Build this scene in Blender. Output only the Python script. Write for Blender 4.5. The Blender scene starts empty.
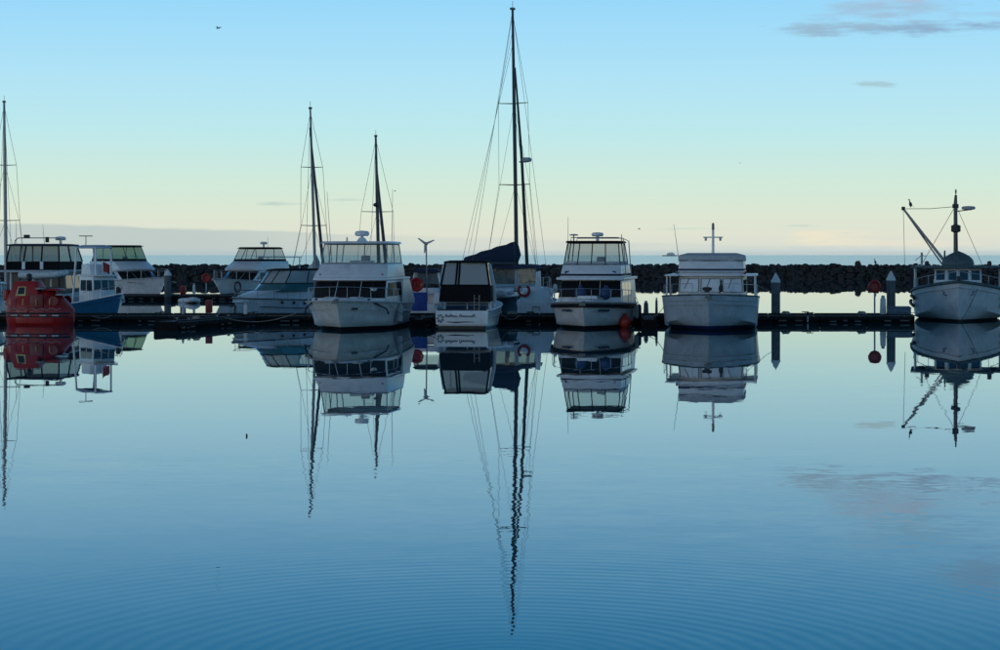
import bpy, bmesh, math, random
from mathutils import Vector, Matrix, noise
R = math.radians
random.seed(7)
sc = bpy.context.scene
col = sc.collection

# ------------------------------------------------------------------ camera
CAM_H, F, HZ = 3.5, 2000.0, 255.0          # eye height (m), focal length and horizon row in photo pixels
cam = bpy.data.cameras.new('camera')
cam.sensor_width = 36.0
cam.lens = 36.0 * F / 1000.0
cam.shift_y = -(325.0 - HZ) / 1000.0
cam.clip_start = 0.5
cam.clip_end = 60000
cam_o = bpy.data.objects.new('camera', cam)
cam_o.location = (0, 0, CAM_H)
cam_o.rotation_euler = (R(90), 0, 0)
col.objects.link(cam_o)
sc.camera = cam_o


def PX(px, d): return (px - 500.0) / F * d      # photo column at distance d -> x
def PZ(py, d): return CAM_H - (py - HZ) / F * d  # photo row at distance d -> z


def s2l(r, g, b):
    f = lambda c: (c / 255 / 12.92) if c <= 10 else ((c / 255 + .055) / 1.055) ** 2.4
    return (f(r), f(g), f(b), 1.0)

# ------------------------------------------------------------------ world
SUN_EL, SUN_AZ = 4.0, 232.0                 # low sun, behind the camera's left shoulder (azimuth from +Y, clockwise)
world = bpy.data.worlds.new('World')
sc.world = world
world.use_nodes = True
wt = world.node_tree
wt.nodes.clear()
WN, WL = wt.nodes, wt.links


def wmath(op, a, b=None, c=None, clamp=False):
    n = WN.new('ShaderNodeMath'); n.operation = op; n.use_clamp = clamp
    for i, v in enumerate((a, b, c)):
        if v is None: continue
        if isinstance(v, (int, float)): n.inputs[i].default_value = v
        else: WL.new(v, n.inputs[i])
    return n.outputs[0]


def wsmooth(x, lo, hi, a=0.0, b=1.0):
    n = WN.new('ShaderNodeMapRange'); n.interpolation_type = 'SMOOTHSTEP'
    WL.new(x, n.inputs[0])
    for i, v in ((1, lo), (2, hi), (3, a), (4, b)):
        if isinstance(v, (int, float)): n.inputs[i].default_value = v
        else: WL.new(v, n.inputs[i])
    return n.outputs[0]


def wmix(fac, a, b):
    n = WN.new('ShaderNodeMix'); n.data_type = 'RGBA'
    WL.new(fac, n.inputs[0])
    for i, v in ((6, a), (7, b)):
        if isinstance(v, tuple): n.inputs[i].default_value = v
        else: WL.new(v, n.inputs[i])
    return n.outputs[2]


tc = WN.new('ShaderNodeTexCoord')
sep = WN.new('ShaderNodeSeparateXYZ'); WL.new(tc.outputs['Generated'], sep.inputs[0])
AZ = wmath('ARCTAN2', sep.outputs[0], sep.outputs[1])
EL = wmath('ARCSINE', sep.outputs[2])
ramp = WN.new('ShaderNodeValToRGB')
WL.new(wmath('DIVIDE', EL, 0.5, clamp=True), ramp.inputs[0])
stops = [(0.0, (206, 212, 205)), (.010, (217, 220, 203)), (.020, (214, 224, 205)), (.0375, (202, 227, 213)), (.0625, (184, 226, 230)),
         (.0875, (172, 221, 239)), (.1125, (157, 214, 242)), (.1275, (148, 209, 243)), (.165, (108, 188, 238)), (.20, (72, 168, 228)),
         (.30, (66, 142, 208)), (.50, (58, 112, 178))]
cr = ramp.color_ramp
while len(cr.elements) < len(stops): cr.elements.new(0.5)
for e, (p, c) in zip(cr.elements, stops):
    e.position = p / 0.5
    e.color = s2l(*c)
skycol = ramp.outputs[0]
# low bank of cloud lying on the horizon, thicker towards the left
cv = WN.new('ShaderNodeCombineXYZ')
WL.new(wmath('MULTIPLY', AZ, 14.0), cv.inputs[0]); WL.new(wmath('MULTIPLY', EL, 120.0), cv.inputs[1])
nz = WN.new('ShaderNodeTexNoise'); nz.inputs['Scale'].default_value = 1.6; nz.inputs['Detail'].default_value = 5
WL.new(cv.outputs[0], nz.inputs['Vector'])
NZ = nz.outputs[0]
cv2 = WN.new('ShaderNodeCombineXYZ')
WL.new(wmath('MULTIPLY', AZ, 55.0), cv2.inputs[0]); WL.new(wmath('MULTIPLY', EL, 300.0), cv2.inputs[1])
nz2 = WN.new('ShaderNodeTexNoise'); nz2.inputs['Scale'].default_value = 1.0; nz2.inputs['Detail'].default_value = 7; nz2.inputs['Roughness'].default_value = .62
WL.new(cv2.outputs[0], nz2.inputs['Vector'])
NZ2 = nz2.outputs[0]
edge = wmath('ADD', wmath('MULTIPLY', wmath('MAXIMUM', AZ, -.4), -.030), wmath('ADD', wmath('MULTIPLY', NZ, .0050), .0055))
bank = wmath('MULTIPLY', wsmooth(EL, wmath('ADD', edge, .0012), wmath('SUBTRACT', edge, .0005)), wsmooth(AZ, -.02, -.16, .22, .86))
skycol = wmix(bank, skycol, s2l(180, 194, 192))
thin = wmath('MULTIPLY', wsmooth(EL, .0032, .0008), .6)
skycol = wmix(thin, skycol, s2l(168, 188, 194))
# streaks and puffs: centre column, row, half width, half height, strength, colour
blobs = [(905, 34, 140, 9, 1.0, (138, 172, 200)), (828, 31, 75, 12, .85, (148, 182, 204)), (880, 14, 80, 18, .8, (156, 184, 208)),
         (890, 2, 48, 9, .7, (178, 186, 203)), (1005, 22, 60, 5, .5, (155, 180, 206)), (869, 88, 26, 4.2, .85, (160, 190, 198)),
         (283, 204, 28, 2.6, .8, (178, 200, 194)), (345, 200, 26, 1.8, .5, (182, 204, 196)), (690, 229, 45, 2.0, .5, (190, 205, 195)),
         (795, 226, 30, 2.0, .5, (186, 204, 196)), (825, 238, 60, 9, 1.0, (231, 223, 198)), (900, 244, 80, 8, .8, (224, 219, 200)),
         (860, 250, 200, 5, .7, (192, 205, 204)), (600, 246, 90, 4.5, .5, (196, 206, 202)),
         (985, -52, 80, 20, .7, (140, 172, 200)), (1060, -62, 90, 22, .7, (140, 170, 198)), (905, -18, 80, 14, .5, (145, 182, 206)),
         (1090, 6, 80, 14, .8, (160, 176, 198)), (1180, -40, 120, 26, .9, (156, 166, 188))]
for (bx, by, rx, ry, st, c) in blobs:
    dx = wmath('DIVIDE', wmath('SUBTRACT', AZ, (bx - 500) / F), rx / F)
    dy = wmath('DIVIDE', wmath('SUBTRACT', EL, (HZ - by) / F), ry / F)
    d2 = wmath('ADD', wmath('MULTIPLY', dx, dx), wmath('MULTIPLY', dy, dy))
    v = wmath('SUBTRACT', wmath('ADD', wmath('MULTIPLY', NZ2, 1.9), -.35), wmath('MULTIPLY', d2, .62))
    m = wmath('MULTIPLY', wsmooth(v, .0, .85), st)
    skycol = wmix(m, skycol, s2l(*c))
bg1 = WN.new('ShaderNodeBackground'); bg1.inputs[1].default_value = 1.0
WL.new(skycol, bg1.inputs[0])
sky = WN.new('ShaderNodeTexSky'); sky.sky_type = 'NISHITA'; sky.sun_disc = False
sky.sun_elevation = R(SUN_EL); sky.sun_rotation = R(SUN_AZ)
bg2 = WN.new('ShaderNodeBackground'); bg2.inputs[1].default_value = 0.10
WL.new(sky.outputs[0], bg2.inputs[0])
mxs = WN.new('ShaderNodeMixShader')
WL.new(wsmooth(EL, .30, .75), mxs.inputs[0]); WL.new(bg1.outputs[0], mxs.inputs[1]); WL.new(bg2.outputs[0], mxs.inputs[2])
wo = WN.new('ShaderNodeOutputWorld'); WL.new(mxs.outputs[0], wo.inputs[0])

sun = bpy.data.lights.new('sun', 'SUN')
sun.energy = 0.3
sun.angle = R(12)
sun.color = (1.0, .90, .80)
so = bpy.data.objects.new('sun', sun)
sd = Vector((math.sin(R(SUN_AZ)) * math.cos(R(SUN_EL)), math.cos(R(SUN_AZ)) * math.cos(R(SUN_EL)), math.sin(R(SUN_EL))))
so.rotation_euler = (-sd).to_track_quat('-Z', 'Y').to_euler()
so.location = sd * 100
col.objects.link(so)

vs = sc.view_settings
vs.view_transform = 'Standard'; vs.look = 'None'; vs.exposure = 0.09; vs.gamma = 1.0; vs.use_curve_mapping = False
sc.render.engine = 'CYCLES'
sc.cycles.max_bounces = 8
sc.cycles.transparent_max_bounces = 24
sc.cycles.caustics_reflective = False
sc.cycles.caustics_refractive = False

# ------------------------------------------------------------------ materials
MATS = {}


def mat(name, rgb, rough=.5, metal=0., var=.12, scale=6., bump=0., streak=0., spec=.5, coat=0.):
    if name in MATS: return MATS[name]
    m = bpy.data.materials.new(name); m.use_nodes = True
    nt = m.node_tree; b = nt.nodes['Principled BSDF']
    t = nt.nodes.new('ShaderNodeTexCoord')
    n = nt.nodes.new('ShaderNodeTexNoise'); n.inputs['Scale'].default_value = scale; n.inputs['Detail'].default_value = 6
    nt.links.new(t.outputs['Object'], n.inputs['Vector'])
    r = nt.nodes.new('ShaderNodeValToRGB')
    c = (*rgb, 1)
    r.color_ramp.elements[0].color = tuple(x * (1 - var * 1.6) for x in rgb) + (1,)
    r.color_ramp.elements[1].color = tuple(min(1, x * (1 + var)) for x in rgb) + (1,)
    r.color_ramp.elements[0].position = .3; r.color_ramp.elements[1].position = .7
    nt.links.new(n.outputs[0], r.inputs[0])
    out = r.outputs[0]
    if streak:                                  # vertical run marks, stretched in z
        mp = nt.nodes.new('ShaderNodeMapping'); mp.inputs['Scale'].default_value = (7, 7, .5)
        nt.links.new(t.outputs['Object'], mp.inputs[0])
        n2 = nt.nodes.new('ShaderNodeTexNoise'); n2.inputs['Scale'].default_value = 1.5; n2.inputs['Detail'].default_value = 4
        nt.links.new(mp.outputs[0], n2.inputs['Vector'])
        mr = nt.nodes.new('ShaderNodeMapRange'); mr.inputs[1].default_value = .5; mr.inputs[2].default_value = .8
        mr.inputs[3].default_value = 0; mr.inputs[4].default_value = streak
        nt.links.new(n2.outputs[0], mr.inputs[0])
        mx = nt.nodes.new('ShaderNodeMix'); mx.data_type = 'RGBA'
        nt.links.new(mr.outputs[0], mx.inputs[0]); nt.links.new(out, mx.inputs[6])
        mx.inputs[7].default_value = (rgb[0] * .45, rgb[1] * .42, rgb[2] * .36, 1)
        out = mx.outputs[2]
    nt.links.new(out, b.inputs['Base Color'])
    b.inputs['Roughness'].default_value = rough
    b.inputs['Metallic'].default_value = metal
    b.inputs['Specular IOR Level'].default_value = spec
    if coat: b.inputs['Coat Weight'].default_value = coat
    if bump:
        bp = nt.nodes.new('ShaderNodeBump'); bp.inputs['Strength'].default_value = bump; bp.inputs['Distance'].default_value = .02
        nt.links.new(n.outputs[0], bp.inputs['Height']); nt.links.new(bp.outputs[0], b.inputs['Normal'])
    MATS[name] = m
    return m


def hull_mat(name, top, boot, zline, low=None, zlow=None, rough=.28):
    """topsides paint over antifouling, the boundary at a height above the waterline"""
    m = mat(name, top, rough, streak=.5, var=.08, scale=2.2)
    nt = m.node_tree; b = nt.nodes['Principled BSDF']
    src = b.inputs['Base Color'].links[0].from_socket
    t = nt.nodes.new('ShaderNodeTexCoord'); s = nt.nodes.new('ShaderNodeSeparateXYZ')
    nt.links.new(t.outputs['Object'], s.inputs[0])
    nn = nt.nodes.new('ShaderNodeTexNoise'); nn.inputs['Scale'].default_value = 2.6; nn.inputs['Detail'].default_value = 6
    nt.links.new(t.outputs['Object'], nn.inputs['Vector'])
    ad = nt.nodes.new('ShaderNodeMath'); ad.operation = 'MULTIPLY_ADD'; ad.inputs[1].default_value = -.30
    nt.links.new(nn.outputs[0], ad.inputs[0]); nt.links.new(s.outputs[2], ad.inputs[2])
    sr = nt.nodes.new('ShaderNodeMapRange'); sr.inputs[1].default_value = zline + .10; sr.inputs[2].default_value = zline - .14; sr.inputs[3].default_value = 0; sr.inputs[4].default_value = .4
    nt.links.new(ad.outputs[0], sr.inputs[0])
    sm = nt.nodes.new('ShaderNodeMix'); sm.data_type = 'RGBA'
    nt.links.new(sr.outputs[0], sm.inputs[0]); nt.links.new(src, sm.inputs[6]); sm.inputs[7].default_value = (top[0] * .42, top[1] * .40, top[2] * .32, 1)
    src = sm.outputs[2]
    for z, c in ((zline, boot),) + (((zlow, low),) if low else ()):
        g = nt.nodes.new('ShaderNodeMath'); g.operation = 'LESS_THAN'; g.inputs[1].default_value = z
        nt.links.new(s.outputs[2], g.inputs[0])
        mx = nt.nodes.new('ShaderNodeMix'); mx.data_type = 'RGBA'
        nt.links.new(g.outputs[0], mx.inputs[0]); nt.links.new(src, mx.inputs[6]); mx.inputs[7].default_value = (*c, 1)
        src = mx.outputs[2]
    nt.links.new(src, b.inputs['Base Color'])
    return m


WHITE = mat('white_gelcoat', (.70, .72, .74), .32, var=.07, scale=2.5, streak=.18)
CREAM = mat('cream_gelcoat', (.62, .60, .55), .4, var=.07, scale=2.5, streak=.2)
GREYW = mat('grey_white_canvas', (.42, .44, .46), .8, var=.1, bump=.2)
DECK = mat('deck_nonskid', (.48, .49, .48), .7, var=.1, scale=12)
RUB = mat('rubber_black', (.02, .02, .022), .6)
STEEL = mat('stainless', (.42, .43, .45), .5, .8, var=.05)
ALU = mat('anodised_aluminium', (.14, .145, .15), .45, .5, var=.1)
ALUL = mat('pale_aluminium', (.26, .265, .27), .45, .4, var=.1)
DKSPAR = mat('dark_spar', (.045, .045, .05), .45, .2)
WIRE = mat('rigging_wire', (.10, .105, .11), .5, .5)
NAVY = mat('navy_canvas', (.012, .018, .05), .85, var=.2, bump=.25)
BLACKC = mat('black_canvas', (.007, .007, .009), .9, spec=.2, var=.2, bump=.25)
BLUEC = mat('blue_tarp', (.012, .055, .28), .6, var=.2, bump=.3)
BLUEV = mat('blue_vinyl', (.015, .05, .14), .6, var=.15)
GREENC = mat('green_grey_paint', (.06, .10, .11), .6, var=.2)
RED = mat('red_paint', (.36, .010, .010), .42, var=.14, streak=.3)
ORANGE = mat('orange_buoy', (.30, .016, .011), .5, var=.14)
WOODW = mat('wet_weathered_timber', (.022, .021, .020), .85, var=.35, scale=9, bump=.4, spec=.15)
WOODT = mat('grey_deck_timber', (.11, .115, .12), .8, var=.3, scale=9, bump=.3)
FLOAT = mat('black_float', (.010, .010, .011), .9, var=.3, spec=.1)
CONC = mat('pale_float_block', (.13, .125, .12), .85, var=.3, scale=5)
PILE = mat('pile_grey', (.10, .115, .125), .7, var=.2, scale=3, streak=.5)
PILECAP = mat('pile_cap_white', (.62, .63, .62), .5, var=.06)
ROCK = mat('basalt_boulder', (.036, .034, .032), .9, var=.45, scale=1.3, bump=.8)
ROCKD = mat('breakwater_core', (.012, .012, .012), .95, var=.3, scale=1.0, bump=.6)
ROPE = mat('mooring_rope', (.32, .31, .27), .9)
BIRD = mat('bird_plumage', (.03, .03, .034), .8)
INFL = mat('grey_tender_tube', (.36, .37, .38), .55)
MARK = mat('dark_lettering', (.015, .018, .035), .5)
YELL = mat('pale_yellow_frame', (.60, .50, .18), .5)
SHIPW = mat('ship_white', (.88, .84, .78), .5)


def glass_dark():
    m = mat('dark_cabin_glass', (.012, .014, .017), .06, var=.2)
    return m


def clear_vinyl(name, tint, alpha, k=.35):
    m = bpy.data.materials.new(name); m.use_nodes = True
    nt = m.node_tree; nt.nodes.clear()
    t = nt.nodes.new('ShaderNodeTexCoord'); n = nt.nodes.new('ShaderNodeTexNoise'); n.inputs['Scale'].default_value = 1.8
    nt.links.new(t.outputs['Object'], n.inputs['Vector'])
    bp = nt.nodes.new('ShaderNodeBump'); bp.inputs['Strength'].default_value = .35; bp.inputs['Distance'].default_value = .06
    nt.links.new(n.outputs[0], bp.inputs['Height'])
    p = nt.nodes.new('ShaderNodeBsdfPrincipled'); p.inputs['Base Color'].default_value = (*[c * k for c in tint], 1); p.inputs['Roughness'].default_value = .12
    nt.links.new(bp.outputs[0], p.inputs['Normal'])
    tr = nt.nodes.new('ShaderNodeBsdfTransparent'); tr.inputs[0].default_value = (*tint, 1)
    mx = nt.nodes.new('ShaderNodeMixShader'); mx.inputs[0].default_value = alpha
    nt.links.new(tr.outputs[0], mx.inputs[1]); nt.links.new(p.outputs[0], mx.inputs[2])
    o = nt.nodes.new('ShaderNodeOutputMaterial'); nt.links.new(mx.outputs[0], o.inputs[0])
    return m


GLASS = glass_dark()
VINYL = clear_vinyl('clear_vinyl', (.82, .86, .86), .22)
VINYLD = clear_vinyl('smoky_vinyl', (.62, .68, .68), .42)
VINYLM = clear_vinyl('hazy_reflection_vinyl', (.78, .82, .82), .72, .55)  # hazy sheet; its pale opaque tint also stands in for curtain reflections
VINYLG = clear_vinyl('greenish_vinyl', (.62, .76, .66), .4)

# ------------------------------------------------------------------ mesh toolkit


class MB:
    def __init__(s): s.v = []; s.f = []

    def add(s, vs_, fs):
        o = len(s.v); s.v += [tuple(v) for v in vs_]; s.f += [tuple(i + o for i in f) for f in fs]
        return s

    def box(s, c, d, rz=0., tx=1., ty=1.):
        x, y, z = d[0] / 2, d[1] / 2, d[2] / 2
        vs_ = [(-x, -y, -z), (x, -y, -z), (x, y, -z), (-x, y, -z), (-x * tx, -y * ty, z), (x * tx, -y * ty, z), (x * tx, y * ty, z), (-x * tx, y * ty, z)]
        ca, sa = math.cos(rz), math.sin(rz)
        vs_ = [(c[0] + a * ca - b * sa, c[1] + a * sa + b * ca, c[2] + h) for a, b, h in vs_]
        return s.add(vs_, [(0, 3, 2, 1), (4, 5, 6, 7), (0, 1, 5, 4), (1, 2, 6, 5), (2, 3, 7, 6), (3, 0, 4, 7)])

    def tube(s, pts, r, n=6, closed=False):
        pts = [Vector(p) for p in pts]
        rs = r if isinstance(r, (list, tuple)) else [r] * len(pts)
        m = len(pts); rings = []
        for i, p in enumerate(pts):
            a = pts[(i - 1) % m] if (closed or i > 0) else p
            b = pts[(i + 1) % m] if (closed or i < m - 1) else p
            d = (b - a).normalized() if (b - a).length > 1e-9 else Vector((0, 0, 1))
            up = Vector((0, 0, 1)) if abs(d.z) < .9 else Vector((0, 1, 0))
            u = d.cross(up).normalized(); w = d.cross(u).normalized()
            rings.append([p + (u * math.cos(2 * math.pi * k / n) + w * math.sin(2 * math.pi * k / n)) * rs[i] for k in range(n)])
        vs_ = [v for rg in rings for v in rg]; fs = []
        for i in range(m if closed else m - 1):
            j = (i + 1) % m
            for k in range(n):
                l = (k + 1) % n
                fs.append((i * n + k, i * n + l, j * n + l, j * n + k))
        if not closed:
            fs.append(tuple(range(n))); fs.append(tuple((m - 1) * n + k for k in reversed(range(n))))
        return s.add(vs_, fs)

    def lathe(s, prof, c=(0, 0, 0), n=14, axis='z'):
        vs_ = []; fs = []; m = len(prof)
        for r, h in prof:
            for k in range(n):
                a = 2 * math.pi * k / n
                p = (r * math.cos(a), r * math.sin(a), h)
                if axis == 'y': p = (p[0], p[2], p[1])
                if axis == 'x': p = (p[2], p[0], p[1])
                vs_.append((c[0] + p[0], c[1] + p[1], c[2] + p[2]))
        for i in range(m - 1):
            for k in range(n):
                l = (k + 1) % n
                fs.append((i * n + k, i * n + l, (i + 1) * n + l, (i + 1) * n + k))
        fs.append(tuple(reversed(range(n)))); fs.append(tuple((m - 1) * n + k for k in range(n)))
        return s.add(vs_, fs)

    def ball(s, c, r, n=12, m=8, sz=1.):
        return s.lathe([(max(1e-4, r * math.sin(math.pi * i / m)), -r * sz * math.cos(math.pi * i / m)) for i in range(m + 1)], c, n)

    def loft(s, rings, cap=True, closed=True):
        n = len(rings[0]); vs_ = [v for r in rings for v in r]; fs = []
        for i in range(len(rings) - 1):
            for k in range(n if closed else n - 1):
                l = (k + 1) % n
                fs.append((i * n + k, i * n + l, (i + 1) * n + l, (i + 1) * n + k))
        if cap and closed:
            fs.append(tuple(reversed(range(n)))); fs.append(tuple((len(rings) - 1) * n + k for k in range(n)))
        return s.add(vs_, fs)

    def slab(s, poly, h0, h1, plane='xy'):
        n = len(poly)
        mk = {'xy': lambda p, h: (p[0], p[1], h), 'xz': lambda p, h: (p[0], h, p[1]), 'yz': lambda p, h: (h, p[0], p[1])}[plane]
        return s.loft([[mk(p, h0) for p in poly], [mk(p, h1) for p in poly]])

    def mesh(s, name, m=None, sharp=38, bevel=0.):
        me = bpy.data.meshes.new(name)
        me.from_pydata(s.v, [], s.f); me.validate()
        bm = bmesh.new(); bm.from_mesh(me)
        bmesh.ops.remove_doubles(bm, verts=bm.verts, dist=1e-4)
        if bevel:
            es = [e for e in bm.edges if len(e.link_faces) == 2 and e.calc_face_angle(0) > R(40)]
            bmesh.ops.bevel(bm, geom=es, offset=bevel, segments=2, affect='EDGES', profile=.6)
        bmesh.ops.recalc_face_normals(bm, faces=bm.faces)
        bm.to_mesh(me); bm.free()
        for p in me.polygons: p.use_smooth = True
        me.set_sharp_from_angle(angle=R(sharp))
        if m: me.materials.append(m)
        return me

    def build(s, name, m, parent=None, sharp=38, bevel=0.):
        return link(name, s.mesh(name, m, sharp, bevel), parent)


def link(name, me, parent=None, loc=(0, 0, 0), rz=0.):
    o = bpy.data.objects.new(name, me); col.objects.link(o)
    o.location = loc; o.rotation_euler = (0, 0, rz)
    if parent: o.parent = parent
    return o


def tag(o, label=None, cat=None, group=None, kind=None):
    for k, v in (('label', label), ('category', cat), ('group', group), ('kind', kind)):
        if v: o[k] = v
    return o


def thing(name, label, cat, loc=(0, 0, 0), rz=0., group=None):
    o = bpy.data.objects.new(name, None); o.empty_display_size = .3; col.objects.link(o)
    o.location = loc; o.rotation_euler = (0, 0, rz)
    return tag(o, label, cat, group)


def kids(o): return [c for c in bpy.data.objects if c.parent == o]


def copy_tree(o, parent=None):
    ch = kids(o)
    c = o.copy(); col.objects.link(c); c.parent = parent
    for k in ch: copy_tree(k, c)
    return c


class Fru:
    """a stack of rounded-plan rings; t runs round it: 0-1 front, 1-2 right, 2-3 back, 3-4 left; v picks the level"""
    def __init__(s, *lv): s.lv = lv

    def at(s, t, v, off=0.):
        i = min(int(v), len(s.lv) - 2); k = v - i
        z, yf, yb, wf, wb, bu = [a + (b - a) * k for a, b in zip(s.lv[i], s.lv[i + 1])]
        t = t % 4; q = int(t); e = t - q
        if q == 0: p = Vector((-wf / 2 + wf * e, yf - bu * (1 - abs(2 * e - 1) ** 2.4), z)); n = Vector((.5 * (e - .5), -1, 0))
        elif q == 1: p = Vector((wf / 2 + (wb - wf) / 2 * e, yf + (yb - yf) * e, z)); n = Vector((1, 0, 0))
        elif q == 2: p = Vector((wb / 2 - wb * e, yb, z)); n = Vector((0, 1, 0))
        else: p = Vector((-wb / 2 - (wf - wb) / 2 * e, yb + (yf - yb) * e, z)); n = Vector((-1, 0, 0))
        return p + n.normalized() * off

    def solid(s, name, m, parent, bevel=.03, nt=6):
        ts = [i / nt for i in range(nt)] + [1, 1.5, 2, 2.5, 3, 3.5]
        b = MB().loft([[s.at(t, v) for t in ts] for v in range(len(s.lv))])
        return b.build(name, m, parent, bevel=bevel)

    def pane(s, name, m, parent, t0, t1, v0, v1, off=.015, n=4):
        ts = [t0 + (t1 - t0) * i / n for i in range(n + 1)]
        vs_ = [v0 + (v1 - v0) * i / 2 for i in range(3)]
        b = MB(); q = int((t0 + t1) / 2 % 4)
        e = lambda t: min(max(t, q + 1e-6), q + 1 - 1e-6)
        g = [[s.at(e(t), v, off) for t in ts] for v in vs_]
        h = [[s.at(e(t), v, off - .03) for t in ts] for v in vs_]
        b.loft(g, closed=False); b.loft([g[0], h[0]], closed=False); b.loft([g[-1], h[-1]], closed=False)
        b.loft([[r[0] for r in g], [r[0] for r in h]], closed=False); b.loft([[r[-1] for r in g], [r[-1] for r in h]], closed=False)
        return b.build(name, m, parent, sharp=50)

    def bar(s, name, m, parent, path, r=.02, off=0.):
        return MB().tube([s.at(t, v, off) for t, v in path], r, 5).build(name, m, parent)


def hull(root, L, B, zb, zs, hm, um=.5, ps=2.3, pw=1.7, cw=.8, tr=.85, draft=.7, rake=1.2, fl=1.5, dm=None, rub=RUB, bul=.10, deck_name='deck', nu=22, cap=None, pz=1.7, sharp=58):
    """bow at -y. Returns the sheer function u,side -> point"""
    def f(u, p):
        return 1 - (1 - min(u / um, 1)) ** p if u < um else 1 - (1 - tr) * ((u - um) / (1 - um)) ** 2
    def zsh(u): return zs + (zb - zs) * (1 - u) ** pz
    rows = []
    for i in range(nu + 1):
        u = (i / nu) ** 1.3
        ys = -L / 2 + u * L; z1 = zsh(u)
        zk = -draft * min(1, .45 + u * 1.6); zc = .02 + .42 * z1 * (1 - u) ** 3
        bs = B / 2 * f(u, ps); bw = B / 2 * cw * f(u, pw)
        sec = [(0, zk), (bw, zc)] + [(bw + (bs - bw) * t ** fl, zc + (z1 - zc) * t) for t in (.2, .4, .6, .8, 1)]
        pts = []
        for w, z in sec:
            y = ys + rake * (1 - (z - zk) / (z1 - zk)) * (1 - u) ** 2.5
            pts.append((w, y, z))
        rows.append([(-a, b, c) for a, b, c in reversed(pts)] + pts[1:])
    b = MB().loft(rows, closed=False)
    n = len(rows[0]); o = (len(rows) - 1) * n
    b.f.append(tuple(range(o, o + n)))
    b.build('hull', hm, root, sharp=sharp)
    def sheer(u, sd, inset=0., dz=0.):
        return Vector((sd * max(0, B / 2 * f(u, ps) - inset), -L / 2 + u * L + (inset if u < .05 else 0), zsh(u) + dz))
    us = [(i / nu) ** 1.3 for i in range(nu + 1)]
    d = MB().loft([[sheer(u, -1, .02, -bul), sheer(u, -.5, .02, -bul + .03), sheer(u, 0, 0, -bul + .05), sheer(u, .5, .02, -bul + .03), sheer(u, 1, .02, -bul)] for u in us], closed=False)
    d.build(deck_name, dm or DECK, root)
    if rub:
        MB().tube([sheer(u, -1, -.01, -.03) for u in reversed(us)] + [sheer(u, 1, -.01, -.03) for u in us[1:]], .045, 6).build('rubbing_strake', rub, root)
    if cap:
        MB().tube([sheer(u, -1, .02, .02) for u in reversed(us)] + [sheer(u, 1, .02, .02) for u in us[1:]], .04, 6).build('gunwale', cap, root)
    return sheer


def bow_rail(root, sheer, u1=.55, h=.6, n=5, m=STEEL, r=.016, inset=.10):
    us = [u1 * i / 10 for i in range(11)]
    rl = MB().tube([sheer(u, -1, inset, h) for u in reversed(us)] + [sheer(u, 1, inset, h) for u in us[1:]], r, 5).build('bow_rail', m, root)
    for i in range(n):
        u = u1 * (i + .4) / n
        for sd in (-1, 1):
            MB().tube([sheer(u, sd, inset, -.05), sheer(u, sd, inset, h)], r, 5).build('stanchion', m, rl)
    return rl


def radar(root, c, r=.32, h=.22, m=WHITE):
    o = MB().lathe([(.08, -.25), (.08, 0), (r * .8, .0), (r, h * .3), (r, h * .7), (r * .8, h), (.02, h * 1.12)], c, 16).build('radar_dome', m, root)
    return o


def whip(root, p, h, lean=(0, 0), r=.018, m=GREYW, name='whip_antenna'):
    MB().tube([p, (p[0] + lean[0] * .5, p[1] + lean[1] * .5, p[2] + h * .5), (p[0] + lean[0], p[1] + lean[1], p[2] + h)], [r, r * .8, r * .5], 5).build(name, m, root)


def anchor(root, p):
    b = MB().box((p[0], p[1] + .15, p[2] + .03), (.09, .7, .06)).box((p[0], p[1] - .18, p[2] - .07), (.36, .10, .16), tx=.4)
    b.build('anchor', ALU, root)


SHEERS = []


def boat_root(name, label, cat, X, Y, yaw, group=None):
    return thing(name, label, cat, (X, Y, 0), R(yaw), group)


def wires(root, name, a, b, r=.014, m=WIRE):
    return MB().tube([a, b], r, 4).build(name, m, root)

# ------------------------------------------------------------------ water, sea, breakwater


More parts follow.
